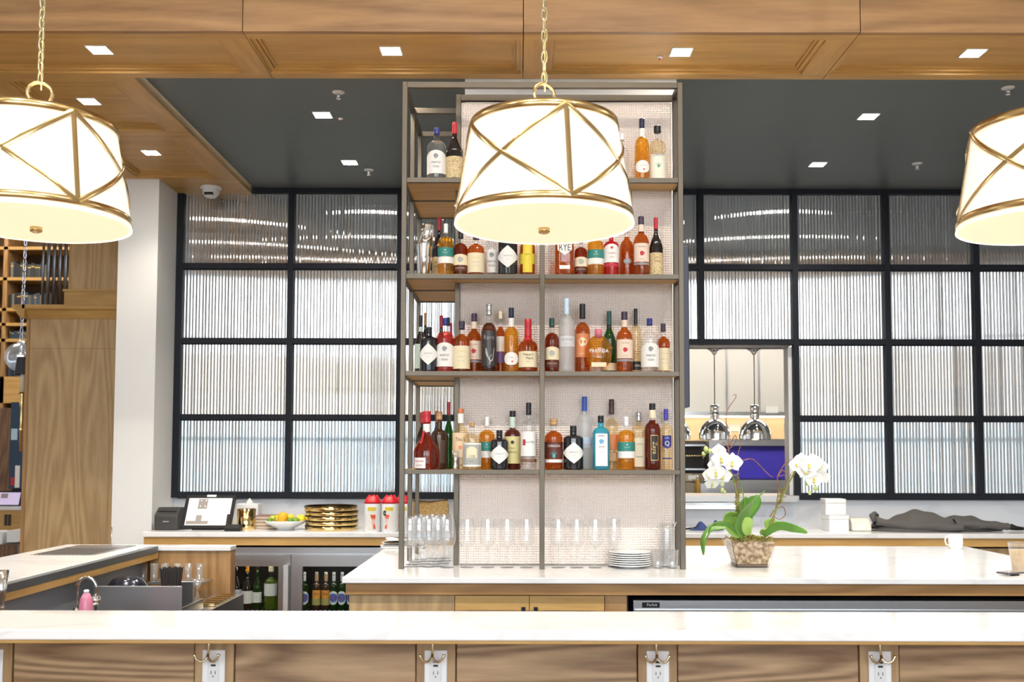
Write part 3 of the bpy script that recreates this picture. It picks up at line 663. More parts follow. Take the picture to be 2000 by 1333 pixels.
# ================================================================== pendants
def pendant(px, phi, label):
    Y0 = 3.05; s = 1/637.0
    t = thing('pendant_lamp', label, 'lamp', (X(px,Y0,440),Y0,EZ), 'drum pendants over the bar')
    zb,ztp = .713,1.036; rb,rt = .2785,.2265
    SH = pm('pleated_shade',(.85,.80,.70),.8,emit=(1.0,.86,.62),es=.36)
    DF = pm('lamp_diffuser',(.85,.80,.68),.6,emit=(1.0,.82,.52),es=.42)
    n = 180; mb = MB()
    def sp(u,v):
        a = 2*math.pi*u; r = rb+(rt-rb)*v - (.0011 if int(round(u*n*2))%2 else 0)
        return (r*math.sin(a), -r*math.cos(a), zb+.002+(ztp-zb-.012)*v)
    mb.grid(n*2,1,sp,False); mb.build('shade', SH, t)
    for k in range(3): MB().bar((.01*math.cos(R(120*k)),.01*math.sin(R(120*k)),ztp-.008),((rt-.004)*math.cos(R(120*k)),(rt-.004)*math.sin(R(120*k)),ztp-.008),.006,.004).build('spider_arm', BRASS, t)
    MB().lathe([(rb-.005,zb+.006),(rb-.012,zb+.002),(rb*.8,zb-.003),(rb*.4,zb-.006),(.001,zb-.007)],56,cap0=False,cap1=False).build('diffuser', DF, t)
    MB().lathe([(.003,zb-.006),(.018,zb-.007),(.018,zb-.020),(.010,zb-.024),(.001,zb-.025)],18).build('finial', BRASS, t)
    for nm,(z0,z1) in (('top_band',(ztp-.024,ztp)),('bottom_band',(zb+.018,zb+.040))):
        f_ = lambda z: rb+(rt-rb)*(z-zb)/(ztp-zb)+.003
        MB().lathe([(f_(z0)-.004,z0),(f_(z0),z0),(f_(z1),z1),(f_(z1)-.006,z1)],64,cap0=False,cap1=False).build(nm, BRASS, t)
    def strap(a0,a1,nm):
        mb = MB(); N = 24; wd=.0078
        pts = []
        for i in range(N+1):
            v = i/N; a = R(a0+(a1-a0)*v); z = zb+.03+(ztp-zb-.045)*v; r = rb+(rt-rb)*(z-zb)/(ztp-zb)+.0035
            pts.append(Vector((r*math.sin(a),-r*math.cos(a),z)))
        vs=[];fs=[]
        for i,p in enumerate(pts):
            q = (pts[min(i+1,N)]-pts[max(i-1,0)]).normalized(); nrm = Vector((p.x,p.y,.05)).normalized(); sd = q.cross(nrm).normalized()*wd
            vs += [p-sd,p+nrm*.0035,p+sd]
        for i in range(N): b=3*i; fs += [(b,b+1,b+4,b+3),(b+1,b+2,b+5,b+4)]
        mb.add(vs,fs,True).build(nm,BRASS,t)
    for k in range(4):
        a = phi+90*k
        strap(a,a,'upright_strap'); strap(a,a+90,'cross_strap'); strap(a+90,a,'cross_strap')
    # hanger: ring, loop and chain
    zr0 = ztp+.012
    MB().lathe([(.008,ztp-.006),(.03,ztp-.002),(.028,ztp+.010),(.008,ztp+.014),(.005,ztp+.062),(.001,ztp+.062)],18).build('crown', BRASS, t)
    rr = .035; zc = ztp+.058+rr
    MB().tube([(rr*math.sin(2*math.pi*i/24)*math.cos(R(25)), rr*math.sin(2*math.pi*i/24)*math.sin(R(25)), zc-rr*math.cos(2*math.pi*i/24)) for i in range(24)],.0055,8,closed=True).build('ring', BRASS, t)
    z = zc+rr-.004; L_=.036; link = MB()
    link.tube([(.0085*math.sin(2*math.pi*i/16),0,(L_/2+.003)-(.5*L_+.004)*math.cos(2*math.pi*i/16)) for i in range(16)],.0028,6,closed=True)
    me = link.mesh('chain_link', pm('chain_brass',(.62,.56,.36),.3,1))
    k = 0
    while z < ZD-EZ-.02:
        inst(me,'chain_link',t,(0,0,z),(0,0,R(70) if k%2 else R(-20))); z += L_-.002; k += 1
    MB().tube([(.002,.002,zc+rr*.3),(.002,.002,ZD-EZ)],.0022,5).build('cable', MATS['chain_brass'], t)
    MB().lathe([(.06,ZD-EZ),(.06,ZD-EZ-.02),(.01,ZD-EZ-.03)],20).build('canopy', BRASS, t)
    d = bpy.data.lights.new('pendant_bulb','POINT'); d.energy = 16; d.color=(1,.80,.55); d.shadow_soft_size=.06
    o = bpy.data.objects.new('pendant_bulb', d); col.objects.link(o); o.parent = t; o.location=(0,0,ztp-.13)
pendant(70, 49, 'cream pleated drum pendant with brass straps, leftmost of three')
pendant(1062, 14.5, 'cream pleated drum pendant with brass straps in front of the shelf, middle of three')
pendant(2056, -10, 'cream pleated drum pendant with brass straps, rightmost of three')
# ================================================================== bottles
LQ = dict(
 amber=clear('amber_spirit',(.80,.34,.07),diff=.20,dcol=(.58,.19,.03)), dkamber=clear('dark_amber_spirit',(.58,.15,.03),diff=.25,dcol=(.30,.055,.012)),
 gold=clear('golden_spirit',(.94,.62,.12),diff=.22,dcol=(.80,.44,.05)), pale=clear('pale_spirit',(.97,.90,.74),diff=.08,dcol=(.9,.82,.62)),
 water=clear('clear_spirit',(.95,.96,.97),diff=.05,dcol=(.9,.92,.95)), frost=clear('frosted_spirit',(.94,.95,.96),diff=.45,dcol=(.86,.87,.88),rough=.3),
 red=clear('red_bitter',(.85,.05,.04),diff=.45,dcol=(.78,.02,.03)), rust=clear('rust_liqueur',(.62,.10,.03),diff=.35,dcol=(.38,.05,.02)),
 black=pm('black_glass',(.008,.009,.014),.07,spec=.8), green=clear('green_glass',(.12,.36,.08),diff=.45,dcol=(.03,.13,.02)),
 sky=clear('sapphire_glass',(.25,.78,.92),diff=.45,dcol=(.10,.60,.80)), wine=pm('dark_wine_glass',(.010,.006,.006),.08,spec=.7),
 brown=clear('brown_spirit',(.45,.10,.05),diff=.5,dcol=(.20,.035,.02)), choc=pm('dark_brown_bottle',(.05,.022,.012),.12))
def C(n,c,r=.4,m=0): return pm(n,c,r,m)
CAPS = dict(blue=C('cap_blue',(.02,.03,.20)), red=C('cap_red',(.48,.02,.03),.35), black=C('cap_black',(.012,.012,.015)), navy=C('cap_navy',(.012,.014,.05)),
 white=C('cap_white',(.80,.80,.80)), green=C('cap_green',(.012,.07,.06)), silver=C('cap_silver',(.6,.62,.64),.25,1), cork=C('cap_cork',(.50,.30,.14),.7),
 copper=C('cap_copper',(.62,.20,.09),.4,.3), cream=C('cap_cream',(.78,.66,.46)), royal=C('cap_royal',(.03,.10,.50)), violet=C('cap_violet',(.06,.05,.42)),
 brown=C('cap_brown',(.05,.028,.025)), ice=C('cap_ice',(.55,.72,.86),.3), plum=C('cap_plum',(.05,.03,.06)), clear=GLASS, orange=C('cap_orange',(.85,.33,.03)),gold=C('cap_gold',(.7,.55,.2),.3,1))
ROSE=C('print_red',(.50,.03,.05),.6); TEAL=C('label_teal',(.03,.22,.19),.5); COPL=C('label_copper',(.66,.24,.10),.5); YEL=C('label_yellow',(.74,.58,.05),.5)
OLIVE=C('label_pale_yellow',(.68,.60,.28),.6); TURQ=C('print_turquoise',(.03,.45,.40),.5); MAROON=C('label_maroon',(.10,.02,.012),.5); GOLDP=C('print_gold',(.62,.42,.13),.4,.3)
PURP=C('label_purple',(.16,.09,.26),.5); PARCH=noisecol('label_parchment',(.40,.27,.10),(.74,.60,.36),260,.6,3,.4,.55,.0); LGREEN=C('label_mint',(.55,.68,.60),.6)
BLAB=C('label_black',(.015,.015,.016),.5); NAVYP=C('print_navy',(.03,.03,.22),.5); GREY=C('label_grey',(.40,.40,.38),.6)
GROUPS = ['bottles on the top shelf','bottles on the second shelf','bottles on the third shelf','bottles on the lowest shelf']
TYPES = dict(  # body top, neck base, neck width, cap base (fractions), cap width factor, squareness
 bourbon=(.53,.73,.36,.86,1.05,0), slim=(.58,.74,.38,.84,1.05,0), wine=(.46,.74,.30,.80,1.05,0), stub=(.70,.80,.34,.86,1.0,0),
 squat=(.58,.74,.34,.84,1.1,0), vodka=(.60,.78,.30,.87,1.05,0), tall=(.64,.76,.34,.78,1.0,0), short=(.64,.76,.30,.82,.95,0),
 square=(.66,.80,.34,.84,1.05,.35), flatsq=(.62,.74,.34,.80,1.05,.2), makers=(.46,.62,.38,.60,1.0,0), gm=(.30,.60,.26,.74,1.15,0), tequila=(.62,.76,.36,.82,1.2,0),
 oldb=(.58,.70,.34,.80,1.15,.0))
class Bottle:
    def __init__(s, sh, px0, px1, ytop, Y, typ, liq, cap, label, fill=None, name='liquor_bottle', cat='bottle', zb=None, group=None, capbase=None, sy=1.0, neckmat=None, flip=0):
        z0 = ZC+SHELF[sh] if zb is None else zb
        s.z0 = z0; s.H = Z(ytop,Y)-z0; s.R = (px1-px0)/2*Y/F; s.Y = Y; s.sy = sy
        bt,nb,nw,cb,cw,sq = TYPES[typ]; s.sq = sq
        if capbase: cb = capbase
        s.root = thing(name, label, cat, (X((px0+px1)/2,Y),Y,z0), group or GROUPS[sh])
        R_,H = s.R,s.H; s.k = H/ (892 and 1)
        fill = nb if fill is None else fill
        prof = [(R_*.86,0),(R_*.98,.008*H),(R_,.03*H),(R_,bt*H*.5),(R_,bt*H)]
        for i in range(1,8):
            t = i/7
            if typ in ('wine','gm'): prof.append((R_*(1-(1-nw)*smooth01(t)**(.9)), (bt+(nb-bt)*(1-(1-t)**1.35))*H))
            else:
                th = t*math.pi/2; rr_ = nw+(1-nw)*math.cos(th)**1.1; zz__ = bt+(nb-bt)*.86*math.sin(th)
                prof.append((R_*rr_, (zz__ if i < 7 else nb)*H))
        prof += [(R_*nw, (nb+cb)/2*H), (R_*nw, cb*H)]
        # split at the fill line
        lo = [p for p in prof if p[1] <= fill*H+1e-6]; hi = [p for p in prof if p[1] > fill*H+1e-6]
        if hi and lo:
            a,b = lo[-1],hi[0]; t = (fill*H-a[1])/max(1e-6,b[1]-a[1]); m_ = (a[0]+(b[0]-a[0])*t, fill*H)
            if m_[1]-a[1] > 1e-5: lo.append(m_)
            hi = [m_]+hi
        m = LQ[liq] if isinstance(liq,str) else liq
        s.body = MB().lathe(lo,26,sq,sy=sy).build('body', m, s.root)
        if len(hi) > 1:
            nm = neckmat or (m if (m in (LQ['black'],LQ['wine'],LQ['choc'],LQ['green'],LQ['sky'],LQ['frost'])) else GLASS)
            MB().lathe(hi,20,sq*.4,cap0=False,sy=1 if sy==1 else max(sy,.8)).build('neck', nm, s.root)
        rc = R_*nw*cw
        MB().lathe([(rc*.98,cb*H-.001),(rc,cb*H+.004),(rc,(cb+(1-cb)*.45)*H),(rc*.94,(cb+(1-cb)*.5)*H),(rc,(cb+(1-cb)*.55)*H),(rc,H*.992),(rc*.9,H)],20).build('cap', CAPS[cap], s.root)
        s.ncap = cb*H; s.nw = R_*nw
    def fn(s, zc, du, off, rad=None):
        r = (rad or s.R)+off
        if rad is None and (s.sq > .15 or s.sy != 1): return lambda u,v: (u+du, -r*s.sy, zc+v)
        return lambda u,v: (r*math.sin((u+du)/r), -r*math.cos((u+du)/r), zc+v)
    def lab(s, w, z0, z1, m, shape='rect', du=0, rad=None, off=.0012, name='label'):
        """w in body widths, z0/z1 fractions of the height"""
        W = w*2*(rad or s.R)*(1.42 if (rad is None and w > .75 and not (s.sq > .15 or s.sy != 1)) else 1); h = (z1-z0)*s.H; zc = (z0+z1)/2*s.H; f = s.fn(zc,du*s.R,off,rad)
        mb = MB()
        if shape == 'rect': mb.grid(14,1,lambda a,b: f((a-.5)*W,(b-.5)*h))
        elif shape == 'arch': mb.grid(14,1,lambda a,b: f((a-.5)*W,((b-.5)-(b*.22*(2*abs(a-.5))**2))*h))
        elif shape == 'shield': mb.grid(14,1,lambda a,b: f((a-.5)*W,((b-.5)+((1-b)*.22*(2*abs(a-.5))))*h))
        else:
            N = 4 if shape == 'diamond' else 28; n = 8
            def pt(i,j):
                if shape == 'diamond':
                    q = [(0,-.5),(.5,0),(0,.5),(-.5,0)]; t = i*4; k = int(t)%4; fr_ = t-int(t)
                    x = q[k][0]+(q[(k+1)%4][0]-q[k][0])*fr_; y = q[k][1]+(q[(k+1)%4][1]-q[k][1])*fr_
                    g = 1.0
                else: x,y,g = .5*math.cos(2*math.pi*i), .5*math.sin(2*math.pi*i), 1
                return f(x*W*j,y*h*j)
            mb.grid(32 if shape=='diamond' else 32,5,pt,True,True)
        return mb.build(name, m, s.root)
    def txt(s, lb, t, hpx, z, m=None, du=0, rot=0, sx=1, rad=None, off=.0019):
        """hpx: capital height in photo pixels"""
        size = hpx*s.Y/F/.72
        return lettering(lb, t, size, s.fn(z*s.H,du*s.R,off,rad), m or INK, sx, rot)
def dots(s, lb, m, z, r, n=1, du=0):
    f = s.fn(z*s.H,du*s.R,.0018); mb = MB(); N=16
    mb.add([f(0,0)]+[f(r*math.cos(2*math.pi*i/N)*(1+.12*math.sin(5*2*math.pi*i/N)),r*math.sin(2*math.pi*i/N)*(1+.12*math.cos(3*2*math.pi*i/N))) for i in range(N)],[(0,1+i,1+(i+1)%N) for i in range(N)])
    return mb.build('printed_mark', m, lb)
def agave(s, lb, m, z, r):
    f = s.fn(z*s.H,0,.0018); mb = MB()
    for k in range(9):
        a = R(-80+20*k); L_ = r*(1-.25*abs(k-4)/4); dx,dz = math.sin(a),math.cos(a)
        mb.add([f(-dz*r*.09,dx*r*.09),f(dz*r*.09,-dx*r*.09),f(dx*L_,dz*L_)],[(0,1,2)])
    return mb.build('printed_mark', m, lb)
def neckband(s, z0, z1, m, name='neck_label'):
    return MB().lathe([(s.nw+.0012,z0*s.H),(s.nw+.0012,z1*s.H)],18,cap0=False,cap1=False).build(name,m,s.root)
FR, BK = 4.470, 4.530
# --- recurring designs
def wheatley(sh,a,b,y,Y,label,liq='water',gr=None):
    s=Bottle(sh,a,b,y,Y,'vodka',liq,'blue',label,fill=.74)
    l=s.lab(.98 if liq=='water' else .98,.09,.53,PAPER,'arch'); k=dots(s,l,INKG,.42,.011)
    s.txt(l,'WHEATLEY',4.4,.295,INK,sx=.62); s.txt(l,'VODKA',4.4,.215,INK,sx=.62); s.txt(l,'1 8 5 7',1.6,.36,INKG); return s
def hendrick(sh,a,b,y,Y,label):
    s=Bottle(sh,a,b,y,Y,'stub','black','black',label)
    l=s.lab(1.02,.14,.62,PAPER,'diamond'); s.txt(l,"HENDRICK'S",2.7,.395,INKG,sx=.8); s.txt(l,'G I N',2.0,.32,INKG); return s
def green(sh,a,b,y,Y,label,liq='gold'):
    s=Bottle(sh,a,b,y,Y,'short',liq,'white',label,fill=.75)
    l=s.lab(1.05,.35,.52,TEAL); s.txt(l,'MONKEY',1.8,.42,LGREEN,sx=1.1); dots(s,l,LGREEN,.47,.003)
    s.lab(1.05,.22,.345,PAPER); return s
def trace(sh,a,b,y,Y,label,cap='green'):
    s=Bottle(sh,a,b,y,Y,'squat','dkamber',cap,label,fill=.72)
    l=s.lab(1.1,.22,.46,CREAM,'arch'); dots(s,l,GREY,.34,.013)
    l2=s.lab(.9,.08,.20,MAROON); s.txt(l2,'BUFFALO TRACE',2.6,.15,CREAM,sx=.75); return s
def balvenie(sh,a,b,y,Y,label,cap='plum'):
    s=Bottle(sh,a,b,y,Y,'squat','amber',cap,label,fill=.74)
    l=s.lab(1.06,.05,.50,CREAM); s.txt(l,'THE BALVENIE',2.0,.39,GOLDP,sx=.85); s.txt(l,'DOUBLEWOOD',1.5,.28,INKG); s.txt(l,'AGED 12 YEARS',1.3,.2,INKG); return s
def roses(sh,a,b,y,Y,label):
    s=Bottle(sh,a,b,y,Y,'bourbon','amber','plum',label,fill=.76)
    l=s.lab(.86,.22,.53,C('label_peach',(.78,.62,.50),.6)); s.txt(l,'Four Roses',2.6,.47,INK,sx=.9); dots(s,l,ROSE,.36,.0105); s.txt(l,'BOURBON',1.8,.26,INKG)
    s.lab(.86,.17,.205,INKG); n=neckband(s,.74,.86,MATS['label_peach']); return s
def antica(sh,a,b,y,Y,label):
    s=Bottle(sh,a,b,y,Y,'wine','wine','red',label,capbase=.80); l=s.lab(1.1,.02,.385,PARCH); s.txt(l,'ANTICA',2.2,.30,MAROON); s.txt(l,'FORMULA',1.8,.24,MAROON); return s
def orangeliq(sh,a,b,y,Y,label,oval=True):
    s=Bottle(sh,a,b,y,Y,'bourbon','gold','navy',label,fill=.70,capbase=.85); s2=neckband(s,.70,.84,PAPER)
    l=s.lab(.82,.10,.30,PAPER,'oval'); s.txt(l,'GIFFARD',2.0,.215,INKG,sx=.9); dots(s,l,ROSE,.155,.004,du=.15); return s
# --- top shelf
wheatley(0,830.5,868,251,4.47,'clear bottle with blue cap and white label on the top shelf, left end')
antica(0,868,902,240,4.475,'dark wine bottle with red cap on the top shelf beside the lampshade')
Bottle(0,1203,1231,262,4.48,'vodka','water','white','clear bottle half hidden behind the middle lampshade on the top shelf')
orangeliq(0,1242.5,1271.5,232,4.47,'tall golden liqueur bottle with navy cap and round white label on the top shelf')
s=Bottle(0,1271.5,1304,246,4.48,'tequila','pale','black','clear tequila bottle with black cap and printed agave plant on the top shelf',capbase=.88)
l=s.lab(1.02,.02,.46,C('label_offwhite',(.80,.78,.66),.6)); s.txt(l,'CORAZÓN',4.2,.44,NAVYP,sx=.75); agave(s,l,C('print_agave',(.10,.26,.20),.6),.22,.026)
# --- second shelf
antica(1,842,868,426,4.66,'dark wine bottle with red cap behind the shaker on the second shelf')
green(1,853,884,438,4.47,'short golden bottle with green and white label beside the shaker on the second shelf')
trace(1,884,912,452,4.475,'brown whiskey bottle with cream arch label beneath the left edge of the lampshade',cap='black')
balvenie(1,911.5,945,455,4.468,'amber bottle with large cream label directly under the lampshade, second shelf')
wheatley(1,946,973,440,4.535,'white labelled clear bottle tucked behind the black bottle on the second shelf')
hendrick(1,971.5,1010,449,4.466,'black apothecary bottle with white diamond label on the second shelf under the lamp')
s=Bottle(1,1015,1045,440,4.475,'bourbon','amber','brown','amber bottle with a long yellow label on the second shelf by the middle post',fill=.72)
l=s.lab(.66,.05,.70,YEL); s.txt(l,'TAYLOR',3.6,.63,INK,sx=.8); s.lab(.98,.22,.42,YEL,off=.0008); s.txt(l,'STRAIGHT RYE',1.5,.40,INK)
s=Bottle(1,1084,1121,436,4.468,'square','amber','black','square amber bottle with white shield label reading RYE',fill=.78)
l=s.lab(.76,.36,.84*.78+.14,PAPER,'shield'); s.txt(l,'RYE',14,.50,INK,sx=.72); s.txt(l,'STRAIGHT',2.4,.64,INKG); s.txt(l,'WHISKEY',2.0,.70,INKG); s.lab(.56,.10,.17,PAPER,name='lower_label')
trace(1,1122.5,1148,462,4.475,'small brown whiskey bottle right of the square rye bottle')
green(1,1148.5,1180,445,4.468,'golden bottle with green and white label next to the red bottle, second shelf')
s=Bottle(1,1180.5,1210,448,4.47,'short','red','red','bright red liqueur bottle with cream label on the second shelf',fill=.76,neckmat=LQ['red'])
l=s.lab(.98,.27,.66,PAPER,'arch'); s.txt(l,'LUXARDO',3.2,.46,ROSE,sx=.8); s.txt(l,'BITTER',2.0,.38,ROSE); dots(s,l,ROSE,.58,.006); s.lab(.98,.18,.25,ROSE)
s=Bottle(1,1212,1240,438,4.515,'bourbon','amber','white','amber bottle with small dark oval badge between red bottle and rose label bottle',fill=.76); l=s.lab(.6,.24,.34,INKG,'oval'); s.txt(l,'XO',2.4,.29,PAPER)
roses(1,1239,1270,423,4.468,'tall bourbon bottle with rose label on the second shelf right')
antica(1,1270.5,1297,425,4.475,'dark wine bottle with red cap at the right end of the second shelf')
# --- third shelf
s=Bottle(2,808.5,832,617,4.56,'wine','wine','black','dark bottle with pale green label at the left end of the third shelf'); s.lab(.9,.08,.50,LGREEN); neckband(s,.62,.80,LGREEN)
s=Bottle(2,820,838,612,4.70,'wine','wine','cork','dark bottle with tan top at the back left of the third shelf')
hendrick(2,819,854,640,4.468,'black apothecary bottle with white diamond label at the left of the third shelf')
antica(2,850,872,617,4.72,'dark bottle with red cap behind the vodka on the third shelf')
Bottle(2,864,884,621,4.62,'bourbon','red','black','red liqueur bottle with dark cap behind the vodka on the third shelf',fill=.7,neckmat=GLASS)
Bottle(2,872,888,632,4.82,'wine','wine','red','short dark bottle with red top deep on the third shelf')
wheatley(2,850.5,886.5,622,4.475,'vodka bottle with blue cap and pink tint on the third shelf left',liq=clear('show_through_spirit',(.95,.42,.34),diff=.3,dcol=(.75,.10,.08)))  # red of the bottle behind is put into the spirit's colour
balvenie(2,884.5,917,628,4.463,'amber bottle with large cream label on the third shelf left')
roses(2,910,940.5,613,4.538,'bourbon bottle with rose label behind the cream label bottle, third shelf left')
s=Bottle(2,940,969,595,4.475,'slim',clear('dark_label_amber',(.55,.22,.06),diff=.4,dcol=(.05,.03,.02)),'silver','tall dark bottle with silver cap and white eagle print, third shelf',fill=.72,neckmat=GLASS)
l=s.lab(1.25,.08,.60,C('label_charcoal',(.04,.035,.035),.3),'rect'); s.txt(l,'Rare',9,.50,INKG,sx=1.0)
f=s.fn(.24*s.H,0,.002); MB().add([f(-.030,.05),f(-.012,.0),f(.004,-.028),f(.0,-.01),f(-.01,.03),f(.012,-.004),f(.028,.034),f(.02,-.02),f(.002,-.045)],[(0,1,4),(1,2,3),(1,3,4),(3,5,6),(3,6,7),(2,7,3),(2,8,7)]).build('printed_mark',GREY,l)
s=Bottle(2,966,988,607,4.545,'bourbon','amber','cream','amber bottle with white and purple label behind the golden liqueur, third shelf',fill=.74); s.lab(.95,.34,.58,PAPER); s.lab(.95,.16,.335,PURP)
orangeliq(2,984,1012.5,602,4.47,'golden liqueur bottle with navy cap and round white label on the third shelf')
s=Bottle(2,1012.5,1050,624,4.465,'makers','amber','red','squat bourbon bottle with dripping red wax top, third shelf',fill=.60,neckmat=redm(),capbase=.66)
l=s.lab(.98,.08,.38,CREAM); s.txt(l,"Maker's",5.2,.315,INK,sx=.92); s.txt(l,'Mark',5.2,.245,INK,du=.15); s.txt(l,'WHISKY',1.8,.18,INKG)
mb=MB()
for k in range(9):
    a=R(40*k+10); r=s.nw*1.02; L_=.02+.012*((k*7)%3); mb.tube([(r*math.cos(a),r*math.sin(a),.60*s.H+.004),(r*1.1*math.cos(a),r*1.1*math.sin(a),.60*s.H-L_*.5),(r*1.3*math.cos(a),r*1.3*math.sin(a),.60*s.H-L_)],[.005,.0045,.003],6)
mb.build('wax_drips',redm(),s.root)
trace(2,1064,1092,622,4.47,'brown whiskey bottle with green cap right of the middle post, third shelf')
s=Bottle(2,1091.5,1123,583,4.475,'tall','frost','ice','tall frosted vodka bottle with pale blue cap, third shelf'); l=s.lab(.98,.34,.48,C('label_frost',(.62,.63,.66),.5)); s.txt(l,'BELVEDERE',4.5,.43,INKG,sx=.72); s.txt(l,'VODKA',2.6,.37,COPL)
s=Bottle(2,1123.5,1153,594,4.51,'slim','amber','black','amber bottle with copper label and long black cap, third shelf',capbase=.79,fill=.73); l=s.lab(1.02,.22,.56,COPL); dots(s,l,CREAM,.44,.02); s.txt(l,'BOURBON',2.4,.27,CREAM)
# round flask
s=Bottle(2,1143,1196,632,4.458,'squat','gold','clear','round golden tequila flask with pink neck band, third shelf',fill=.73,sy=.42)
for ch in list(s.root.children): bpy.data.objects.remove(ch)
R_,H=s.R,s.H; prof=[(R_*.72,0),(R_*.74,.05*H)]
for i in range(13):
    a=R(-52+ (128)*i/12); prof.append((R_*math.cos(a),(.40+.36*math.sin(a))*H))
prof=[p for p in prof if p[1]>=0]; prof=sorted(prof,key=lambda p:p[1])
prof.append((R_*.27,.765*H))
MB().lathe([(R_*.74,0),(R_*.76,.045*H),(R_*.7,.05*H)],26,sy=.5).build('foot',GLASS,s.root)
MB().lathe([p for p in prof if p[1]>.05*H],28,sy=.42).build('body',LQ['gold'],s.root)
MB().lathe([(R_*.27,.70*H),(R_*.27,.88*H)],18).build('neck_band',C('band_pink',(.62,.16,.22),.4),s.root); MB().lathe([(R_*.26,.88*H),(R_*.28,.9*H),(R_*.28,H)],18).build('cap',GLASS,s.root)
l=s.lab(.55,.10,.19,CREAM,name='label',off=.003); lettering(l,'PARTIDA',7*4.458/F/.72,lambda u,v:(u,-R_*.42-.004,.42*H+v),WPLAS,.95); lettering(l,'TEQUILA',2.2*4.458/F/.72,lambda u,v:(u,-R_*.42-.004,.30*H+v),WPLAS,1)
s=Bottle(2,1176,1205.5,608,4.54,'wine','green','green','green scotch bottle with dark cap behind the round flask',capbase=.78); neckband(s,.72,.78,BLAB); s.lab(.9,.04,.16,CREAM); l=s.lab(.7,.30,.55,C('label_dkgreen',(.01,.05,.015),.3)); s.txt(l,'GLEN',3.4,.40,CREAM); s.txt(l,'S',8,.50,GREY)
roses(2,1204.5,1237,609,4.468,'bourbon bottle with rose label right of the green bottle, third shelf')
s=Bottle(2,1232,1254,603,4.54,'tall','pale','black','slender pale bottle with long black cap behind two others, third shelf right',capbase=.74); l=s.lab(1.1,.05,.18,BLAB); s.txt(l,'ABEL',4,.115,PAPER,du=.2)
wheatley(2,1252.5,1288,622,4.466,'clear vodka bottle with blue cap and arched white label, third shelf right end')
balvenie(2,1284,1310,632,4.535,'amber bottle with cream label at the far right end of the third shelf')
# --- lowest shelf
def gmar(a,b,y,Y,label):
    s=Bottle(3,a,b,y,Y,'gm','rust','red',label,fill=.55,neckmat=LQ['rust'],capbase=.80); neckband(s,.64,.78,PAPER); return s
s=Bottle(3,843,862,804,4.78,'wine','wine','red','dark bottle with maroon cap deep on the lowest shelf')
s=Bottle(3,812,836,806,4.64,'wine','wine','red','dark bottle with red cap behind the round liqueur bottle, lowest shelf')
s=gmar(807.5,859,804,4.475,'round bellied rust red liqueur bottle with red ribbon, lowest shelf left'); l=s.lab(.52,.02,.20,PAPER,du=-.5); s.txt(l,'MARNIER',3.6,.14,ROSE,du=-.5); s.txt(l,'GRAND',3.0,.07,ROSE,du=-.5)
MB().bar((-.01,-s.nw-.004,.66*s.H),(-.028,-s.R*.78,.30*s.H),.010,.003).build('ribbon',CAPS['red'],s.root)
s=Bottle(3,842,873.5,805,4.56,'oldb','choc','cork','dark amaro bottle with cork stopper on the lowest shelf left',capbase=.86); s.lab(.35,.1,.5,C('label_umber',(.08,.045,.03),.5),du=.6)
s=Bottle(3,866,886,786,4.66,'wine','green','red','dark green bottle with tall red cap on the lowest shelf by the wing post')
s=Bottle(3,884,915.5,799,4.50,'bourbon','pale','copper','pale vodka bottle with copper cap behind the steel jigger',fill=.78,capbase=.92); l=s.lab(.98,.20,.60,C('label_kraft',(.74,.55,.36),.7)); s.txt(l,"Tito's",7,.49,C('ink_brown',(.12,.05,.02),.6),sx=.9); dots(s,l,COPL,.36,.009); neckband(s,.76,.92,PAPER)
s=Bottle(3,904.5,940,825,4.462,'short','pale','cork','stout clear bottle with cork and grey bordered cream label, lowest shelf',capbase=.90); l=s.lab(1.0,.06,.56,PAPER); l2=s.lab(.86,.10,.52,GREY,off=.0014); l3=s.lab(.62,.24,.48,CREAM,'arch',off=.0018); s.txt(l2,'110',6,.27,INK,off=.0026); s.txt(l2,'PROOF',2,.17,INK,off=.0026)
green(3,936,966.5,815,4.535,'golden bottle with green and white label behind the small black bottle, lowest shelf left')
hendrick(3,958,993,841,4.464,'small black apothecary bottle with white diamond label, left half of the lowest shelf')
s=Bottle(3,985.5,1017,803,4.53,'oldb','brown','black','dark rye bottle with pale yellow label and black cap, lowest shelf',fill=.72,capbase=.90); l=s.lab(1.02,.10,.56,OLIVE); dots(s,l,INK,.46,.008); s.txt(l,'OLD',3,.36,INK); s.txt(l,'OVERHOLT',3.2,.29,INK,sx=.75); neckband(s,.71,.90,LGREEN)
s=Bottle(3,1017,1048,787,4.465,'tall','water','black','tall clear vodka bottle with white label and black cap by the middle post',fill=.76,capbase=.82); l=s.lab(.98,.20,.56,PAPER); s.txt(l,'Ketel One',4,.41,INK,sx=.9,du=.1); s.lab(.2,.36,.45,ROSE,du=-.6,off=.0018,name='printed_mark'); s.lab(.98,.11,.155,C('label_bronze',(.2,.1,.06),.5))
s=Bottle(3,1064,1099,818,4.466,'tequila','amber','cork','amber tequila bottle with wooden stopper and turquoise agave print, lowest shelf',fill=.76,capbase=.87); l=s.lab(1.05,.22,.54,MAROON); s.txt(l,'CORAZÓN',4.6,.46,PAPER,sx=.8); agave(s,l,TURQ,.24,.032); s.lab(1.05,.14,.20,PAPER)
hendrick(3,1100.5,1139.5,832,4.464,'large black apothecary bottle with white diamond label, right half of the lowest shelf')
s=Bottle(3,1127,1157,775,4.54,'tall','frost','royal','tall frosted vodka bottle with bright blue cap, lowest shelf',capbase=.80); l=s.lab(.9,.30,.44,C('label_sky',(.50,.58,.72),.5)); s.txt(l,'GOOSE',4,.33,COPL,du=.3)
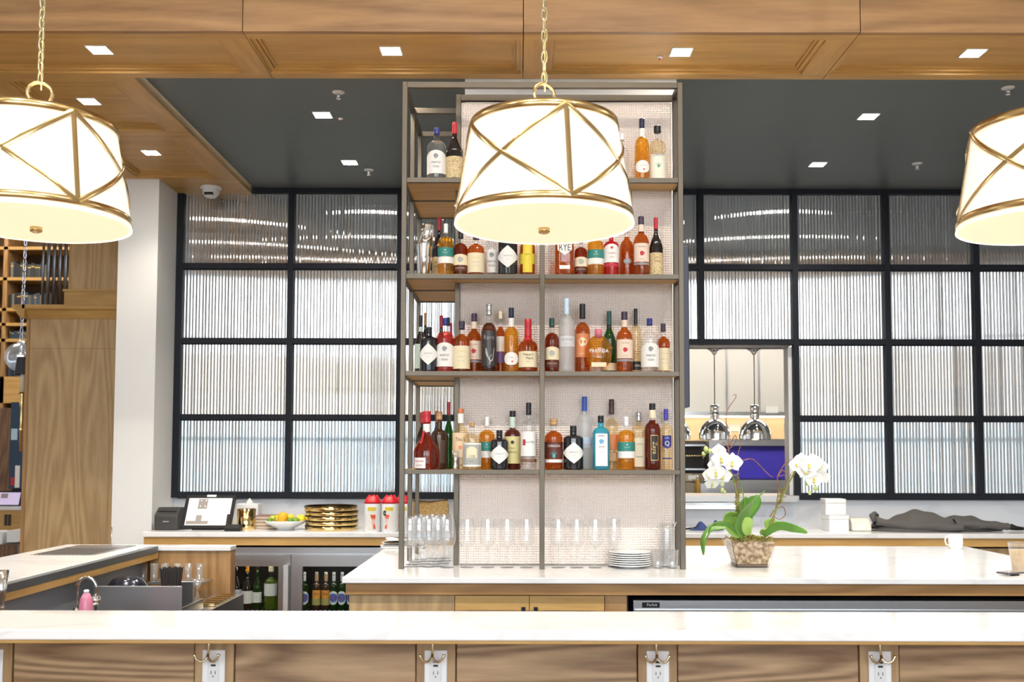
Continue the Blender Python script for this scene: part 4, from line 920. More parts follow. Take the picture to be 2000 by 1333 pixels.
s=Bottle(3,1157.5,1190,812,4.464,'square','sky','black','turquoise square gin bottle with tall white label, lowest shelf',capbase=.87); l=s.lab(.72,.07,.66,PAPER); s.txt(l,'BOMBAY',3.2,.62,NAVYP,sx=.75); s.txt(l,'SAPPHIRE',2.6,.42,NAVYP,sx=.75); dots(s,l,C('print_skyblue',(.15,.40,.60),.5),.52,.011); s.txt(l,'DRY GIN',1.8,.33,INKG)
s=Bottle(3,1182,1208,780,4.54,'slim','pale','brown','clear bottle with long dark brown cap and copper label, lowest shelf',capbase=.79); l=s.lab(.8,.28,.50,COPL); s.lab(.8,.12,.24,C('label_tan',(.62,.40,.22),.6))
green(3,1207,1240,814,4.466,'golden bottle with green and white label, right half of the lowest shelf')
s=Bottle(3,1234,1262,805,4.54,'square','pale','silver','square pale bottle with silver cap behind the golden bottle, lowest shelf right',fill=.84); l=s.lab(.9,.05,.55,C('label_ivory',(.80,.74,.56),.6)); s.txt(l,'COINTREAU',2.4,.44,INK,sx=.7); s.txt(l,'IMPORTED',2.4,.22,INK,sx=.7)
s=Bottle(3,1259,1290.5,788,4.468,'slim','brown','black','dark rum bottle with black vertical label, lowest shelf right',fill=.75,capbase=.90); l=s.lab(.50,.14,.52,GOLDP,du=.15); l2=s.lab(.44,.15,.51,BLAB,du=.15,off=.0018); s.txt(l2,'Zaya',9,.33,GOLDP,du=.15,rot=R(-90),off=.0026); neckband(s,.78,.90,CREAM)
s=Bottle(3,1288.5,1314.5,799,4.53,'tall','pale','violet','clear rum bottle with violet cap and blue Q shield at the right end',capbase=.82); l=s.lab(.72,.34,.56,NAVYP,'shield'); s.txt(l,'Q',9,.43,PAPER); s.txt(l,'DON',2.6,.52,PAPER); s.lab(.72,.175,.195,NAVYP)
# --- shaker and jigger
sk = thing('cocktail_shaker','polished steel two piece cocktail shaker on the second shelf','shaker',(X(826,4.475),4.475,ZC+SHELF[1]))
k=4.475/F; h1=64*k
MB().lathe([(10.5*k,0),(10.8*k,.006),(11.6*k,.010),(15.4*k,h1*.96),(15.7*k,h1),(15.0*k,h1)],28).build('large_tin',CHROME,sk)
o=MB().lathe([(13.6*k,0),(12.6*k,.07),(12.0*k,.082),(11.2*k,.084),(11.0*k,.095),(10.6*k,.098),(.001,.098)],28).build('small_tin',CHROME,sk,loc=(.006,0,h1*.93),rot=(0,R(6),0))
jg = thing('jigger','steel hourglass jigger on the lowest shelf in front of the bottles','jigger',(X(889.5,4.452),4.452,ZC+SHELF[3]))
k=4.452/F; MB().lathe([(6*k,0),(6.2*k,.001),(3.2*k,13*k),(3.2*k,15*k),(7.4*k,36*k),(6.6*k,36*k),(2.4*k,16*k)],22,cap1=False).build('cups',CHROME,jg)
# ================================================================== glassware and plates under the shelf
def wine_glass_mesh(h=.216):
    r=.0385; pr=[(.031,0),(.030,.003),(.012,.006),(.0042,.014),(.0036,.05),(.004,.082),(.012,.090)]
    for i in range(1,9):
        t=i/8; pr.append((.012+(r-.012)*math.sin(t*math.pi/2)**.9, .090+.045*(1-math.cos(t*math.pi/2))))
    for i in range(1,6):
        t=i/5; pr.append((r-(r-.029)*t**1.6, .135+(h-.135)*t))
    inner=[(max(.001,q-.0012),z) for q,z in reversed(pr) if z>=.092]
    return MB().lathe(pr,24,cap1=False), MB().lathe(inner+[(.001,.093)],24,cap0=False,cap1=False)
WG = clear('stemware_glass',(.975,.98,.985),gloss=1.0,diff=.10,dcol=(.95,.97,1.0),ior=1.85)
a_,b_ = wine_glass_mesh(); WGM = a_.mesh('bowl_and_stem',WG)
def wglass(px,Y,label,g='wine glasses under the shelf',sc_=1):
    t=thing('wine_glass',label,'wine glass',(X(px,Y,1100),Y,ZC),g)
    inst(WGM,'bowl_and_stem',t,scale=(sc_,)*3); return t
lw='one of the clear wine glasses crowded in the left wing under the shelf'
for (px,Y) in ((801,4.50),(806,4.60),(812,4.70),(819,4.52),(828,4.62),(834,4.74),(838,4.50),(848,4.61),(853,4.73),(856,4.52),(866,4.64),(869,4.76),(822,4.82),(845,4.86),(868,4.88)): wglass(px,Y,lw,'wine glasses in the left wing')
wglass(874,4.475,'tall wine glass in front of the wing post, last of the crowded cluster')
for px,nm in ((913,'first'),(953,'second'),(991,'third'),(1029,'fourth')): wglass(px,4.487,'clear wine glass before the wire mesh, %s of the four left of the middle post'%nm)
for px,nm in ((1091,'first'),(1127,'second'),(1163,'third'),(1200,'fourth, behind the plates')): wglass(px,4.487 if px<1190 else 4.535,'clear wine glass right of the middle post, %s in the row'%nm)
pl = MB().lathe([(.045,0),(.05,.001),(.052,.005),(.080,.010),(.094,.0125),(.096,.0155),(.094,.017),(.078,.0145),(.05,.008),(.001,.007)],40).mesh('plate',pm('porcelain',(.84,.84,.83),.2,coat=.3))
nth=['lowest','second from the bottom','third from the bottom','fourth from the bottom','fifth from the bottom','sixth from the bottom','topmost']
for i in range(7):
    o=bpy.data.objects.new('side_plate',pl); col.objects.link(o); o.location=(X(1229.5,4.50),4.50+.0,ZC+i*.0096)
    tag(o,'white plate in the stack under the shelf, %s'%nth[i],'plate','plates stacked under the shelf')
def tumbler(px,Y,r,h,label,name='tumbler',zb=ZC,g='tumblers under the shelf',taper=.86,m=None):
    t=thing(name,label,'glass',(X(px,Y,1100),Y,zb),g); m=m or WG
    MB().lathe([(r*taper,0),(r*taper,.004),(r,h),(r-.0015,h),(r*taper-.002,.010),(.001,.009)],20,cap1=False).build('glass',m,t); return t
tumbler(1285,4.47,.030,.081,'short clear tumbler beside the plates, left of the pair'); tumbler(1313,4.475,.030,.081,'short clear tumbler beside the right shelf post')
pt=thing('water_carafe','tall clear carafe with steel straw behind the tumblers','carafe',(X(1301,4.53),4.53,ZC))
MB().lathe([(.034,0),(.036,.01),(.036,.16),(.034,.195),(.0325,.195),(.0345,.16),(.0345,.012)],22,cap1=False).build('glass',WG,pt); MB().tube([(.030,-.01,.02),(.034,-.012,.18),(.043,-.014,.203)],.003,6).build('straw',CHROME,pt)
# white towel behind
tw=thing('folded_towel','white folded towel on the left rear corner of the island','towel',(-.62,5.45,ZC))
for k in range(3):
    MB().grid(14,8,lambda u,v,k=k:((u-.5)*(.24-.02*k)+.01*math.sin(9*v+k),(v-.5)*.16,.002+.014*(k+1)+.006*math.sin(7*u+2*k)*math.sin(5*v)-.03*max(0,abs(u-.5)*2-.85)),True).build('fold',pm('towel_white',(.84,.84,.83),.95,bump=.5,bscale=300),tw)
MB().box(-.115,.115,-.078,.078,0,.014).build('base_fold',MATS['towel_white'],tw,bevel=.005)
# ================================================================== back counter, left end
def cy(yb): return .4966*F/(yb-892)
Yp=cy(1037); k=Yp/F
pr=thing('receipt_printer','black receipt printer at the left end of the back counter','printer',(X(324,Yp,1030),Yp+.07,ZC))
MB().prismx([(-.07,0),(.08,0),(.08,.148),(.0,.150),(-.062,.108),(-.07,.095)],-.078,.078).build('body',pm('printer_black',(.035,.033,.032),.5),pr,bevel=.008)
MB().box(-.060,.060,-.045,-.02,.120,.128).build('paper_slot',BLACK,pr); MB().box(-.02,.02,-.0715,-.07,.055,.062).build('emblem',INKG,pr)
ps=thing('point_of_sale_tablet','black point of sale tablet showing a table plan on the back counter','tablet',(X(399,Yp,1030),Yp+.05,ZC))
ti=R(20)
def sc2(u,v,d=0): return (u+v*.06, -.03+v*math.sin(ti)+d*-math.cos(ti)*1.0, .012+v*math.cos(ti)+d*math.sin(ti)*1.0)
W2,H2=.168,.232
mb=MB()
def slab(u0,u1,v0,v1,d0,d1):
    return MB().add([sc2(u0,v0,d0),sc2(u1,v0,d0),sc2(u1,v1,d0),sc2(u0,v1,d0),sc2(u0,v0,d1),sc2(u1,v0,d1),sc2(u1,v1,d1),sc2(u0,v1,d1)],[(0,3,2,1),(4,5,6,7),(0,1,5,4),(1,2,6,5),(2,3,7,6),(3,0,4,7)])
slab(-W2,W2,0,H2,-.022,0).build('housing',BLACK,ps,bevel=.004)
scr=slab(-W2+.026,W2-.02,.022,H2-.022,0,.001).build('screen',pm('screen_glow',(.7,.7,.75),.2,emit=(.80,.80,.88),es=.30),ps)
TP=pm('screen_taupe',(.25,.22,.2),.3,emit=(.40,.34,.30),es=.12)
slab(-.075,-.012,.135,.205,.001,.0015).build('plan_block',TP,scr); slab(-.136,.012,.028,.052,.001,.0015).build('plan_block',TP,scr); slab(-.075,-.035,.052,.092,.001,.0015).build('plan_block',TP,scr)
for q in ((-.062,.19),(-.03,.19),(-.062,.15),(-.03,.15)): slab(q[0],q[0]+.008,q[1],q[1]+.008,.0015,.002).build('table_icon',WPLAS,scr)
lettering(scr,'PEABODY',.017,lambda u,v:sc2(.09+u,.118+v,.0016),INKG,1.2)
slab(-.026,.036,H2-.012,H2+.002,.001,.002).build('name_strip',WPLAS,ps)
MB().box(-.09,.09,-.02,.1,0,.012).build('foot',BLACK,ps); MB().obox((0,.06,.07),(.04,0,0),(0,.012,.0),(0,-.02,.07)).build('stand_arm',BLACK,ps)
Yb=cy(1033)
b=Bottle(0,448.5,458.5,976,Yb+.02,'wine','pale','red','small clear bottle with red cap behind the tablet',zb=ZC,group='bottles on the back counter')
cr=thing('card_reader','black card reader on its dock right of the tablet','card reader',(X(458,cy(1038)),cy(1038),ZC))
MB().prismx([(-.03,0),(.05,0),(.05,.04),(-.01,.045),(-.03,.02)],-.05,.05).build('dock',BLACK,cr,bevel=.004); MB().obox((-.035,.01,.075),(.012,0,0),(0,.008,0),(0,.015,.035)).build('reader',BLACK,cr,bevel=.003)
Yc=cy(1035.5); cu=thing('gold_cup','straight gold metal cup beside the tablet','cup',(X(479,Yc),Yc+.06,ZC)); r=18*Yc/F
MB().lathe([(r*.93,0),(r*.95,.004),(r,.138),(r-.003,.138),(r*.93,.01)],30,cap1=False).build('cup',GOLD,cu); MB().lathe([(r*.94,.125),(.001,.125)],24,cap0=False).build('filling',pm('straw_paper',(.75,.7,.6),.8),cu)
tb=thing('tissue_box','white tissue box behind the gold cup','tissue box',(X(487,6.95),6.98,ZC)); 
MB().box(-.075,.075,-.06,.06,0,.165).build('box',WPLAS,tb,bevel=.004)
MB().lathe([(.03,.165),(.022,.175),(.010,.19),(.001,.202)],8).build('tissue',PAPER,tb)
for i,(cx,wd,c) in enumerate(((519,.13,'cov0'),(517,.12,'cov1'),(516,.115,'cov2'),(515,.11,'cov3'))):
    pm('cov0',(.22,.13,.09),.6);pm('cov1',(.42,.28,.17),.6);pm('cov2',(.20,.13,.09),.6);pm('cov3',(.30,.16,.14),.6)
    o=thing('menu_book','brown menu book in the stack behind the fruit bowl, %s'%['lowest','second','third','topmost'][i],'book',(X(cx,6.9),6.9,ZC+i*.022),'menu books stacked behind the fruit bowl',rz=R((-3,4,-2,5)[i]))
    MB().box(-wd,wd,-.1,.1,0,.003).box(-wd,wd,-.1,.1,.018,.0215).box(wd-.004,wd,-.1,.1,.003,.018).build('cover',MATS[c],o)
    MB().box(-wd+.005,wd-.006,-.096,.096,.003,.018).build('pages',pm('page_edge',(.66,.55,.42),.8),o)
Yw=cy(1037.5); bw=thing('fruit_bowl','shallow white footed bowl holding citrus fruit','bowl',(X(561,Yw+.13),Yw+.11,ZC)); r=41*(Yw+.1)/F
MB().lathe([(r*.42,0),(r*.42,.012),(r*.6,.022),(r*.88,.045),(r,.060),(r*.985,.063),(r*.86,.050),(r*.55,.03),(.001,.024)],40).build('bowl',MATS['porcelain'],bw)
ORG=noisecol('orange_skin',(.86,.40,.01),(.92,.48,.02),90,.4,2,.3,.7,.25); LEM=noisecol('lemon_skin',(.85,.62,.02),(.90,.70,.05),80,.4,2,.3,.7,.2); LIM=noisecol('lime_skin',(.06,.18,.015),(.16,.34,.03),40,.35,2,.3,.7,.15); LIMP=noisecol('pale_lime_skin',(.30,.42,.04),(.58,.58,.08),30,.35,2,.3,.7,.15)
def fruit(kind,px,py,Y,r,m,label,g):
    p=at(px,py,Y); t=thing(kind,label,kind,p,g)
    if kind=='orange': MB().ball((0,0,0),r).build('fruit',m,t); MB().ball((0,0,r*.98),r*.09,8,5).build('stem_end',pm('stem_brown',(.2,.15,.05),.8),t)
    else:
        pr=[(max(1e-5,r*math.sin(math.pi*i/12)*(1 if 1<i<11 else .8)),-r*1.22*math.cos(math.pi*i/12)) for i in range(13)]
        o=MB().lathe(pr,16,cap0=False,cap1=False).build('fruit',m,t,rot=(R(90+px%17),0,R(px*13%180))); MB().ball((0,0,0),r*.12,8,5).build('stem_end',MATS['stem_brown'],t,loc=(0,-r*.6,r*.8))
Yq=Yw+.11
fruit('orange',553,1012,Yq-.03,.036,ORG,'large orange in the middle of the fruit bowl','citrus in the white bowl')
for px,py,dy,lbl in ((588,1014,.0,'lemon at the right of the fruit bowl'),(568,1013,.09,'lemon at the back of the fruit bowl behind the limes'),(541,1015,.08,'lemon at the back left of the orange')): fruit('lemon',px,py,Yq+dy,.027,LEM,lbl,'citrus in the white bowl')
for px,py,dy,m,lbl in ((567,1018,-.05,LIM,'green lime right of the orange'),(579,1018,-.045,LIM,'green lime beside the right lemon'),(527,1019,-.02,LIM,'dark green lime at the left rim of the bowl'),(534,1013,.0,LIMP,'yellowish lime on top at the left of the bowl')): fruit('lime',px,py,Yq+dy,.019,m,lbl,'citrus in the white bowl')
Yt=cy(1037.8); rt_=51*(Yt+.15)/F; Ytc=Yt+rt_
zt0=ZC
for i,h in enumerate((.032,.032,.034,.030,.036)):
    o=thing('serving_tray','round polished gold tray in the stack on the back counter, %s'%['lowest','second from the bottom','middle','second from the top','topmost'][i],'tray',(X(649+(-1 if i==4 else i%2),Ytc),Ytc,zt0),'gold trays stacked on the back counter')
    MB().lathe([(rt_*.985,0),(rt_*.99,.001),(rt_,.003),(rt_,h-.004),(rt_-.004,h-.004),(rt_-.006,.004),(.001,.003)],64).build('rim',GOLD,o)
    MB().lathe([(rt_+.0012,h-.0045),(rt_+.0012,h-.0028),(rt_-.006,h-.002)],64,cap0=False,cap1=False).build('edge_band',pm('tray_dark_edge',(.05,.035,.01),.3,.6),o)
    zt0+=h
Yk=cy(1040)
for px,Y,lbl,full in ((729.5,Yk+.055,'white wipes canister with red lid, left of the pair on the back counter',1),(763,Yk+.065,'white wipes canister with red lid, next to the shelf post',1),(789,Yk+.19,'white wipes canister with red lid behind the shelf post',0)):
    t=thing('wipes_canister',lbl,'canister',(X(px,Y),Y,ZC),'wipes canisters on the back counter'); r=15.6*Y/F; h=Z(982,Y)-ZC
    MB().lathe([(r*.96,0),(r,.004),(r,h-.01),(r*.97,h)],26,.12).build('tub',WPLAS,t)
    MB().lathe([(r*1.02,h-.008),(r*1.02,h+.004),(r*.72,h+.034),(r*.5,h+.042),(.001,h+.044)],26,.12).build('lid',pm('lid_red',(.62,.01,.02),.35),t)
    for q in range(5): MB().tube([(r*.5*math.cos(q*1.25),r*.5*math.sin(q*1.25),h+.03),(r*.55*math.cos(q*1.25+.3),r*.55*math.sin(q*1.25+.3),h+.046)],.006,6).build('lid_ridge',MATS['lid_red'],t)
    def cyl(u0,u1,z0,z1,m,nm,par=t,off=.001,sk_=0):
        return MB().grid(8,1,lambda a,b:((r+off)*math.sin((u0+(u1-u0)*a+sk_*(b-.5))/r)*1.0,-(r+off)*math.cos((u0+(u1-u0)*a+sk_*(b-.5))/r)*1.0,z0+(z1-z0)*b)).build(nm,m,par)
    lb_=cyl(-r*.95,r*.62,.02,h-.03,PAPER,'label',off=.0042)
    cyl(-r*.95,r*.62,h-.055,h-.03,YEL,'yellow_band',lb_,.0048); cyl(r*.05 if px<740 else -r*.95,r*.62 if px<740 else -.1*r,.022,h-.08,pm('print_orange',(.78,.09,.02),.5),'orange_flash',lb_,.0048,sk_=(-.02 if px<740 else .016))
    if px>740 and full:
        MB().add([(-r*.52+.012*math.cos(2*math.pi*i/20),-r*.95-.0035,h*.64+.017*math.sin(2*math.pi*i/20)) for i in range(20)],[tuple(range(20))]).build('round_logo',BLAB,lb_)
        lettering(lb_,'OXI',.013,lambda u,v:(-r*.52+u,-r*.95-.0042,h*.64+v),PAPER,.9)
pw=thing('woven_pouch','tan woven pouch on the back counter behind the wine glasses','pouch',(X(843,6.85),6.85,ZC))
MB().grid(18,6,lambda u,v:((u-.5)*.25*(1-.06*v),-.05+.1*v*0+.03*math.sin(u*6)*.2,.20*v-.012*math.sin(math.pi*u)*v),True).build('front',noisecol('woven_tan',(.30,.18,.06),(.52,.36,.15),120,.9),pw)
MB().box(-.12,.12,-.045,.05,0,.18).build('body',MATS['woven_tan'],pw,bevel=.02); MB().tube([(-.118,-.05,.195),(0,-.052,.188),(.118,-.05,.2)],.006,6).build('zip_edge',pm('zip_dark',(.08,.05,.02),.6),pw)
# ================================================================== bottles in the cooler
Yv=YF+.10; zv=zshelf; gw='wine bottles in the cooler'
def cooler_bottle(a,b,yt,typ,liq,cap,label,lab=None,z=(.12,.45),Y=Yv,g=gw,sh='rect',capb=None):
    s=Bottle(0,a,b,yt,Y,typ,liq,cap,label,zb=zv,group=g,name='wine_bottle' if g==gw else 'beer_bottle',capbase=capb)
    if lab: return s,s.lab(1.0,z[0],z[1],lab,sh)
    return s,None
cooler_bottle(445,459,1107,'wine','wine','silver','dark wine bottle with silver cap at the left edge of the cooler window',PAPER,(.12,.46),capb=.9)
cooler_bottle(457,477,1106,'wine','wine','black','black wine bottle with plain lavender label in the cooler',C('label_lavender',(.56,.54,.62),.6),(.14,.46),capb=.97)
cooler_bottle(477,498,1107,'wine','wine','orange','dark wine bottle with orange cap in the cooler',PAPER,(.14,.43),capb=.86)
s,l=cooler_bottle(498,516,1107,'wine','green','black','olive wine bottle with small white label in the cooler',PAPER,(.16,.40),capb=.9); s.txt(l,'LA',3,.29,INKG)
cooler_bottle(521,546,1107,'slim',clear('lime_glass',(.55,.75,.15),diff=.35,dcol=(.30,.48,.06)),'cream','bright green wine bottle with cream cap nearest the cooler handle',PAPER,(.32,.60),capb=.87)
gb='beer bottles in the cooler'
for a,b,lq,cp,lab_,lbl,sh in ((588,607,'green','white',C('label_beer_white',(.76,.78,.78),.5),'green beer bottle with round white label at the left of the cooler window','oval'),
   (614,630,'choc','cream',C('label_beer_orange',(.80,.33,.05),.5),'brown beer bottle with orange label, left of the pair','rect'),(632,648,'choc','cream',MATS['label_beer_orange'],'brown beer bottle with orange label, right of the pair','rect'),
   (648,663,'green','white',MATS['label_beer_white'],'green beer bottle with oval label next to the brown pair','oval'),(664,679,'green','white',MATS['label_beer_white'],'green beer bottle with oval label beside the island edge','oval'),(681,695,'green','white',MATS['label_beer_white'],'green beer bottle mostly hidden by the island edge','oval')):
    s,l=cooler_bottle(a,b,1119,'slim',lq,cp,lbl,lab_,(.12,.52) if sh=='rect' else (.13,.50),g=gb,sh=sh,capb=.93)
    neckband(s,.76,.92,CAPS[cp] if cp!='cream' else C('label_beer_tan',(.72,.42,.22),.5))
    if sh=='rect': s.lab(1.0,.12,.30,C('label_beer_olive',(.42,.36,.12),.5),off=.0018,name='lower_print'); s.txt(l,'IPA',5,.42,MAROON,off=.0026)
    else:
        s.lab(.82,.2,.44,C('label_beer_blue',(.10,.14,.42),.5),'oval',off=.0018,name='printed_oval'); s.txt(l,'PERONI',2.6,.31,ROSE,off=.003)
# ================================================================== back counter, right end
Yr=cy(1036)
for i,(px,wd,lbl) in enumerate(((1629,.068,'lower of two stacked white boxes by the backsplash'),(1626,.068,'upper of two stacked white boxes by the backsplash'))):
    o=thing('white_box',lbl,'box',(X(px,Yr+.07),Yr+.07,ZC+i*.108),'stacked white boxes on the back counter',rz=R(6-9*i))
    MB().box(-wd,wd,-wd,wd,0,.078).build('body',WPLAS,o,bevel=.003); MB().box(-wd-.001,wd+.001,-wd-.001,wd+.001,.079,.107).build('lid',WPLAS,o,bevel=.003)
o=thing('napkin_holder','cream rounded dispenser on the back counter left of the jacket','dispenser',(X(1683,cy(1036.5)),cy(1036.5)+.08,ZC))
MB().prismx([(-.07,0),(.07,0),(.07,.06),(.04,.085),(-.03,.085),(-.07,.05)],-.065,.065).build('body',pm('cream_plastic',(.78,.74,.64),.4),o,bevel=.012); MB().box(-.05,.02,-.074,-.07,.01,.055).build('front_plate',pm('cream_plate',(.80,.79,.74),.3),o)
jk=thing('dark_jacket','crumpled dark grey jacket lying on the back counter','jacket',(X(1823,6.78),6.78,ZC))
def jf(u,v,o=0):
    x=(u-.5)*.86; prof=.105*math.exp(-((u-.33)/.16)**2)+.055*math.exp(-((u-.72)/.3)**2)+.035*math.exp(-((u-.05)/.07)**2)+.045*(1-abs(2*u-1)**6)
    w_=(.12+.03*math.sin(u*5))*(1-abs(2*u-1)**8*.5); a=math.pi*v
    wr=.007*math.sin(23*u+7*v)+.005*math.sin(41*u-11*v)+.006*math.sin(13*v+9*u)
    return (x+.02*math.sin(5*v),-w_*math.cos(a),max(0.002,prof*math.sin(a)**.7*.92+wr*math.sin(a)))
MB().grid(70,26,jf).build('body',pm('jacket_cloth',(.10,.093,.09),.85,bump=.3,bscale=500),jk)
def tubeflat(path,ws,hs,name):
    mb=MB(); n=len(path)
    mb.grid(n*5,12,lambda u,v:(lambda i,fr:((path[i][0]*(1-fr)+path[min(i+1,n-1)][0]*fr),(path[i][1]*(1-fr)+path[min(i+1,n-1)][1]*fr)+ws*math.cos(2*math.pi*v),(path[i][2]*(1-fr)+path[min(i+1,n-1)][2]*fr)+hs*math.sin(2*math.pi*v)+.004*math.sin(17*u+6*v)))(min(int(u*(n-1)),n-1),u*(n-1)-int(u*(n-1))))
    return mb.build(name,MATS['jacket_cloth'],jk)
tubeflat([(-.43,-.06,.075),(-.36,-.10,.055),(-.2,-.12,.04),(0,-.13,.035),(.12,-.13,.03)],.045,.028,'sleeve')
tubeflat([(.08,-.11,.055),(.2,-.12,.05),(.33,-.12,.045),(.44,-.11,.036)],.04,.026,'sleeve')
MB().tube([(-.445,-.10,.075),(-.45,-.07,.105),(-.42,-.04,.115),(-.40,-.02,.10)],.018,8).build('collar',MATS['jacket_cloth'],jk)
o=thing('sunglasses_case','small black case at the right end of the back counter','case',(X(1981,6.78),6.78,ZC)); 
MB().tube([(-.05,0,.02),(-.03,0,.026),(.0,0,.018),(.05,0,.014)],[.012,.022,.016,.011],10).build('body',BLACK,o)
bc=thing('blue_cloth','crumpled dark blue cloth on the back counter left of the orchid','cloth',(X(1378,6.8),6.8,ZC))
MB().grid(24,14,lambda u,v:((u-.5)*.22,-.06*math.cos(math.pi*v),max(.002,math.sin(math.pi*v)**.6*(.05*math.exp(-((u-.35)/.12)**2)+.06*math.exp(-((u-.8)/.09)**2)+.012)+.004*math.sin(30*u)))).build('cloth',pm('navy_cloth',(.03,.06,.19),.8),bc)
MB().tube([(-.17,-.01,.006),(-.10,-.02,.012),(-.05,-.01,.02)],.006,6).build('strap',BLACK,bc)
# mug, iced coffee, phone on the island
mg=thing('coffee_mug','white coffee mug on the far right corner of the island','mug',(X(1863,5.45),5.45,ZC)); r=13.5*5.45/F
MB().lathe([(r*.92,0),(r,.004),(r,.076),(r-.004,.076),(r-.005,.01),(.001,.008)],28).build('cup',MATS['porcelain'],mg)
MB().tube([(-r+.002,0,.064),(-r-.014,0,.066),(-r-.02,0,.045),(-r-.014,0,.022),(-r+.002,0,.018)],.0045,8).build('handle',MATS['porcelain'],mg)
Yi=4.36; ic=thing('iced_coffee','clear plastic cup of iced coffee at the right edge of the island','drink',(X(1989,Yi),Yi,ZC)); r=22.5*Yi/F
hh=Z(1060,Yi)-ZC
MB().lathe([(r*.70,.0),(r*.72,.004),(r,hh),(r*1.04,hh+.002),(r,hh+.004),(r*.98,hh)],28,cap1=False).build('cup',WG,ic)
MB().lathe([(r*.69,.004),(r*.91,hh*.78),(.001,hh*.78)],28,cap1=False).build('coffee',noisecol('milky_coffee',(.60,.40,.20),(.80,.64,.42),14,.4,3,.3,.7,0),ic)
Yh=4.24; ph=thing('smartphone','phone lying on the island in front of the iced coffee','phone',(X(1968,Yh),Yh,ZC),rz=R(24))
MB().box(-.05,.05,-.03,.03,.006,.014).build('body',pm('phone_dark',(.10,.08,.09),.25),ph,bevel=.003); MB().box(-.047,.047,-.027,.027,.0141,.0146).build('screen',pm('phone_screen',(.30,.29,.31),.08),ph); MB().box(-.015,.015,-.03,-.01,.0,.006).build('grip',BLACK,ph)
# ================================================================== under the side bar: sink station
def zy(y,Y): return Z(y,Y)
ss=thing('sink_station','stainless underbar sink station with tall splash plates','sink',(0,0,0))
MB().box(X(196,4.62),X(361,4.62),4.62,4.628,.5,zy(1147,4.62)).build('splash_plate',STEEL,ss,bevel=.003)
MB().box(X(355,4.95),X(384,4.95),4.95,4.956,.5,zy(1138,4.95)).build('splash_plate',STEEL,ss,bevel=.003)
MB().box(X(361,4.63)-.01,X(361,4.63),4.628,4.95,.5,zy(1180,4.8)).build('side_plate',STEEL,ss)
MB().box(-1.94,X(361,4.63)-.01,4.632,5.35,.45,.74).build('basin',STEEL,ss)
MB().box(X(372,5.0),X(432,5.0),4.9,5.46,.5,zy(1190,4.95)).build('ice_bin',STEEL,ss)
for i in range(6): MB().box(X(386,5.0)+i*.004,X(424,5.0),5.0+i*.07,5.03+i*.07,zy(1189,4.95),zy(1189,4.95)+.012).build('rack_slat',BRASS,ss)
o=thing('mixing_bowl','dark upturned bowl in the sink behind the splash plate','bowl',(X(255,4.86),4.86,.742)); 
hb_=zy(1127,4.86)-.742
MB().lathe([(.125,0),(.122,hb_*.5),(.105,hb_*.74),(.07,hb_*.93),(.03,hb_*.99),(.001,hb_)],32).build('bowl',pm('bowl_dark',(.03,.032,.05),.18,.5),o)
st_=thing('straw_caddy','black caddy packed with black straws beside the sink','straw holder',(X(340,4.80),4.80,.742))
zt2=zy(1140,4.8)-.742; zt3=zy(1111,4.8)-.742
MB().lathe([(.034,0),(.039,zt2),(.036,zt2),(.03,.01)],18,cap1=False).build('cup',BLACK,st_)
sm=MB().tube([(0,0,0),(0,0,1)],.0032,6).mesh('straw',pm('straw_black',(.012,.010,.012),.6,spec=.1))
for i in range(70):
    a=i*2.4; rr=.034*math.sqrt(i/70); inst(sm,'straw',st_,(rr*.75*math.cos(a),rr*.75*math.sin(a),.01),(-.09*math.sin(a)*rr/.03,.09*math.cos(a)*rr/.03,0),(1,1,zt3-.012+.006*math.sin(i*5)))
hg='highball glasses on the ledge behind the sink'
lg=tag(MB().box(-1.95,X(404,5.3),5.30,5.44,zy(1139,5.3)-.012,zy(1139,5.3)).build('glass_ledge',STEEL),'narrow steel ledge behind the sink carrying glasses','shelf')
for i,px in enumerate((242,261,281,302,323,347,369,391)): 
    tumbler(px,5.36,.021,zy(1104,5.36)-zy(1139,5.36)-.004,'clear highball glass on the ledge behind the sink, %s from the left'%['first','second','third','fourth','fifth','sixth','seventh','eighth'][i],'highball_glass',zy(1139,5.3),hg,.9)
cg=thing('coupe_glass','clear stemmed coupe glass standing right of the sink plates','glass',(X(391,5.02),5.02,zy(1189,4.95)+.012)); hc=zy(1132,5.02)-zy(1189,4.95)-.012
MB().lathe([(.032,0),(.03,.003),(.012,.03),(.005,hc*.45),(.005,hc*.55),(.012,hc*.68),(.034,hc*.97),(.036,hc),(.034,hc),(.01,hc*.70)],22,cap1=False).build('glass',WG,cg)
fc=thing('faucet','chrome gooseneck faucet at the side bar sink','faucet',(X(158,4.3),4.3,.70)); zf=zy(1128,4.3)-.70
arc=[(0,0,0),(0,0,zf-.05)]+[(.04-.04*math.cos(R(a)),-.0,zf-.05+.045*math.sin(R(a))) for a in range(15,181,15)]+[(.08,0,zf-.085)]
MB().tube(arc,.007,10).build('spout',CHROME,fc); MB().lathe([(.018,0),(.018,.2),(.012,.21)],14).build('base',CHROME,fc); MB().tube([(0,0,zf-.13),(.05,-.02,zf-.12),(.10,-.02,zf-.115)],.006,8).build('lever',CHROME,fc)
MB().lathe([(.016,0),(.022,.006),(.02,.03),(.008,.04)],14).build('spray_head',CHROME,fc,loc=(.08,0,zf-.12))
sb=thing('soap_bottle','pink dish soap bottle beside the faucet','bottle',(X(176,4.16),4.16,.70)); hs=zy(1161,4.16)-.70
MB().lathe([(.028,0),(.030,.01),(.030,hs*.75),(.024,hs*.92),(.012,hs)],20).build('body',pm('soap_pink',(.66,.22,.34),.3),sb); MB().lathe([(.011,hs),(.011,hs+.012),(.006,hs+.014)],12).build('cap',WPLAS,sb)
s2=tag(MB().box(-1.95,X(195,4.6),4.0,4.6,.66,.70).build('sink_deck',STEEL),'steel deck beside the side bar sink','sink deck')
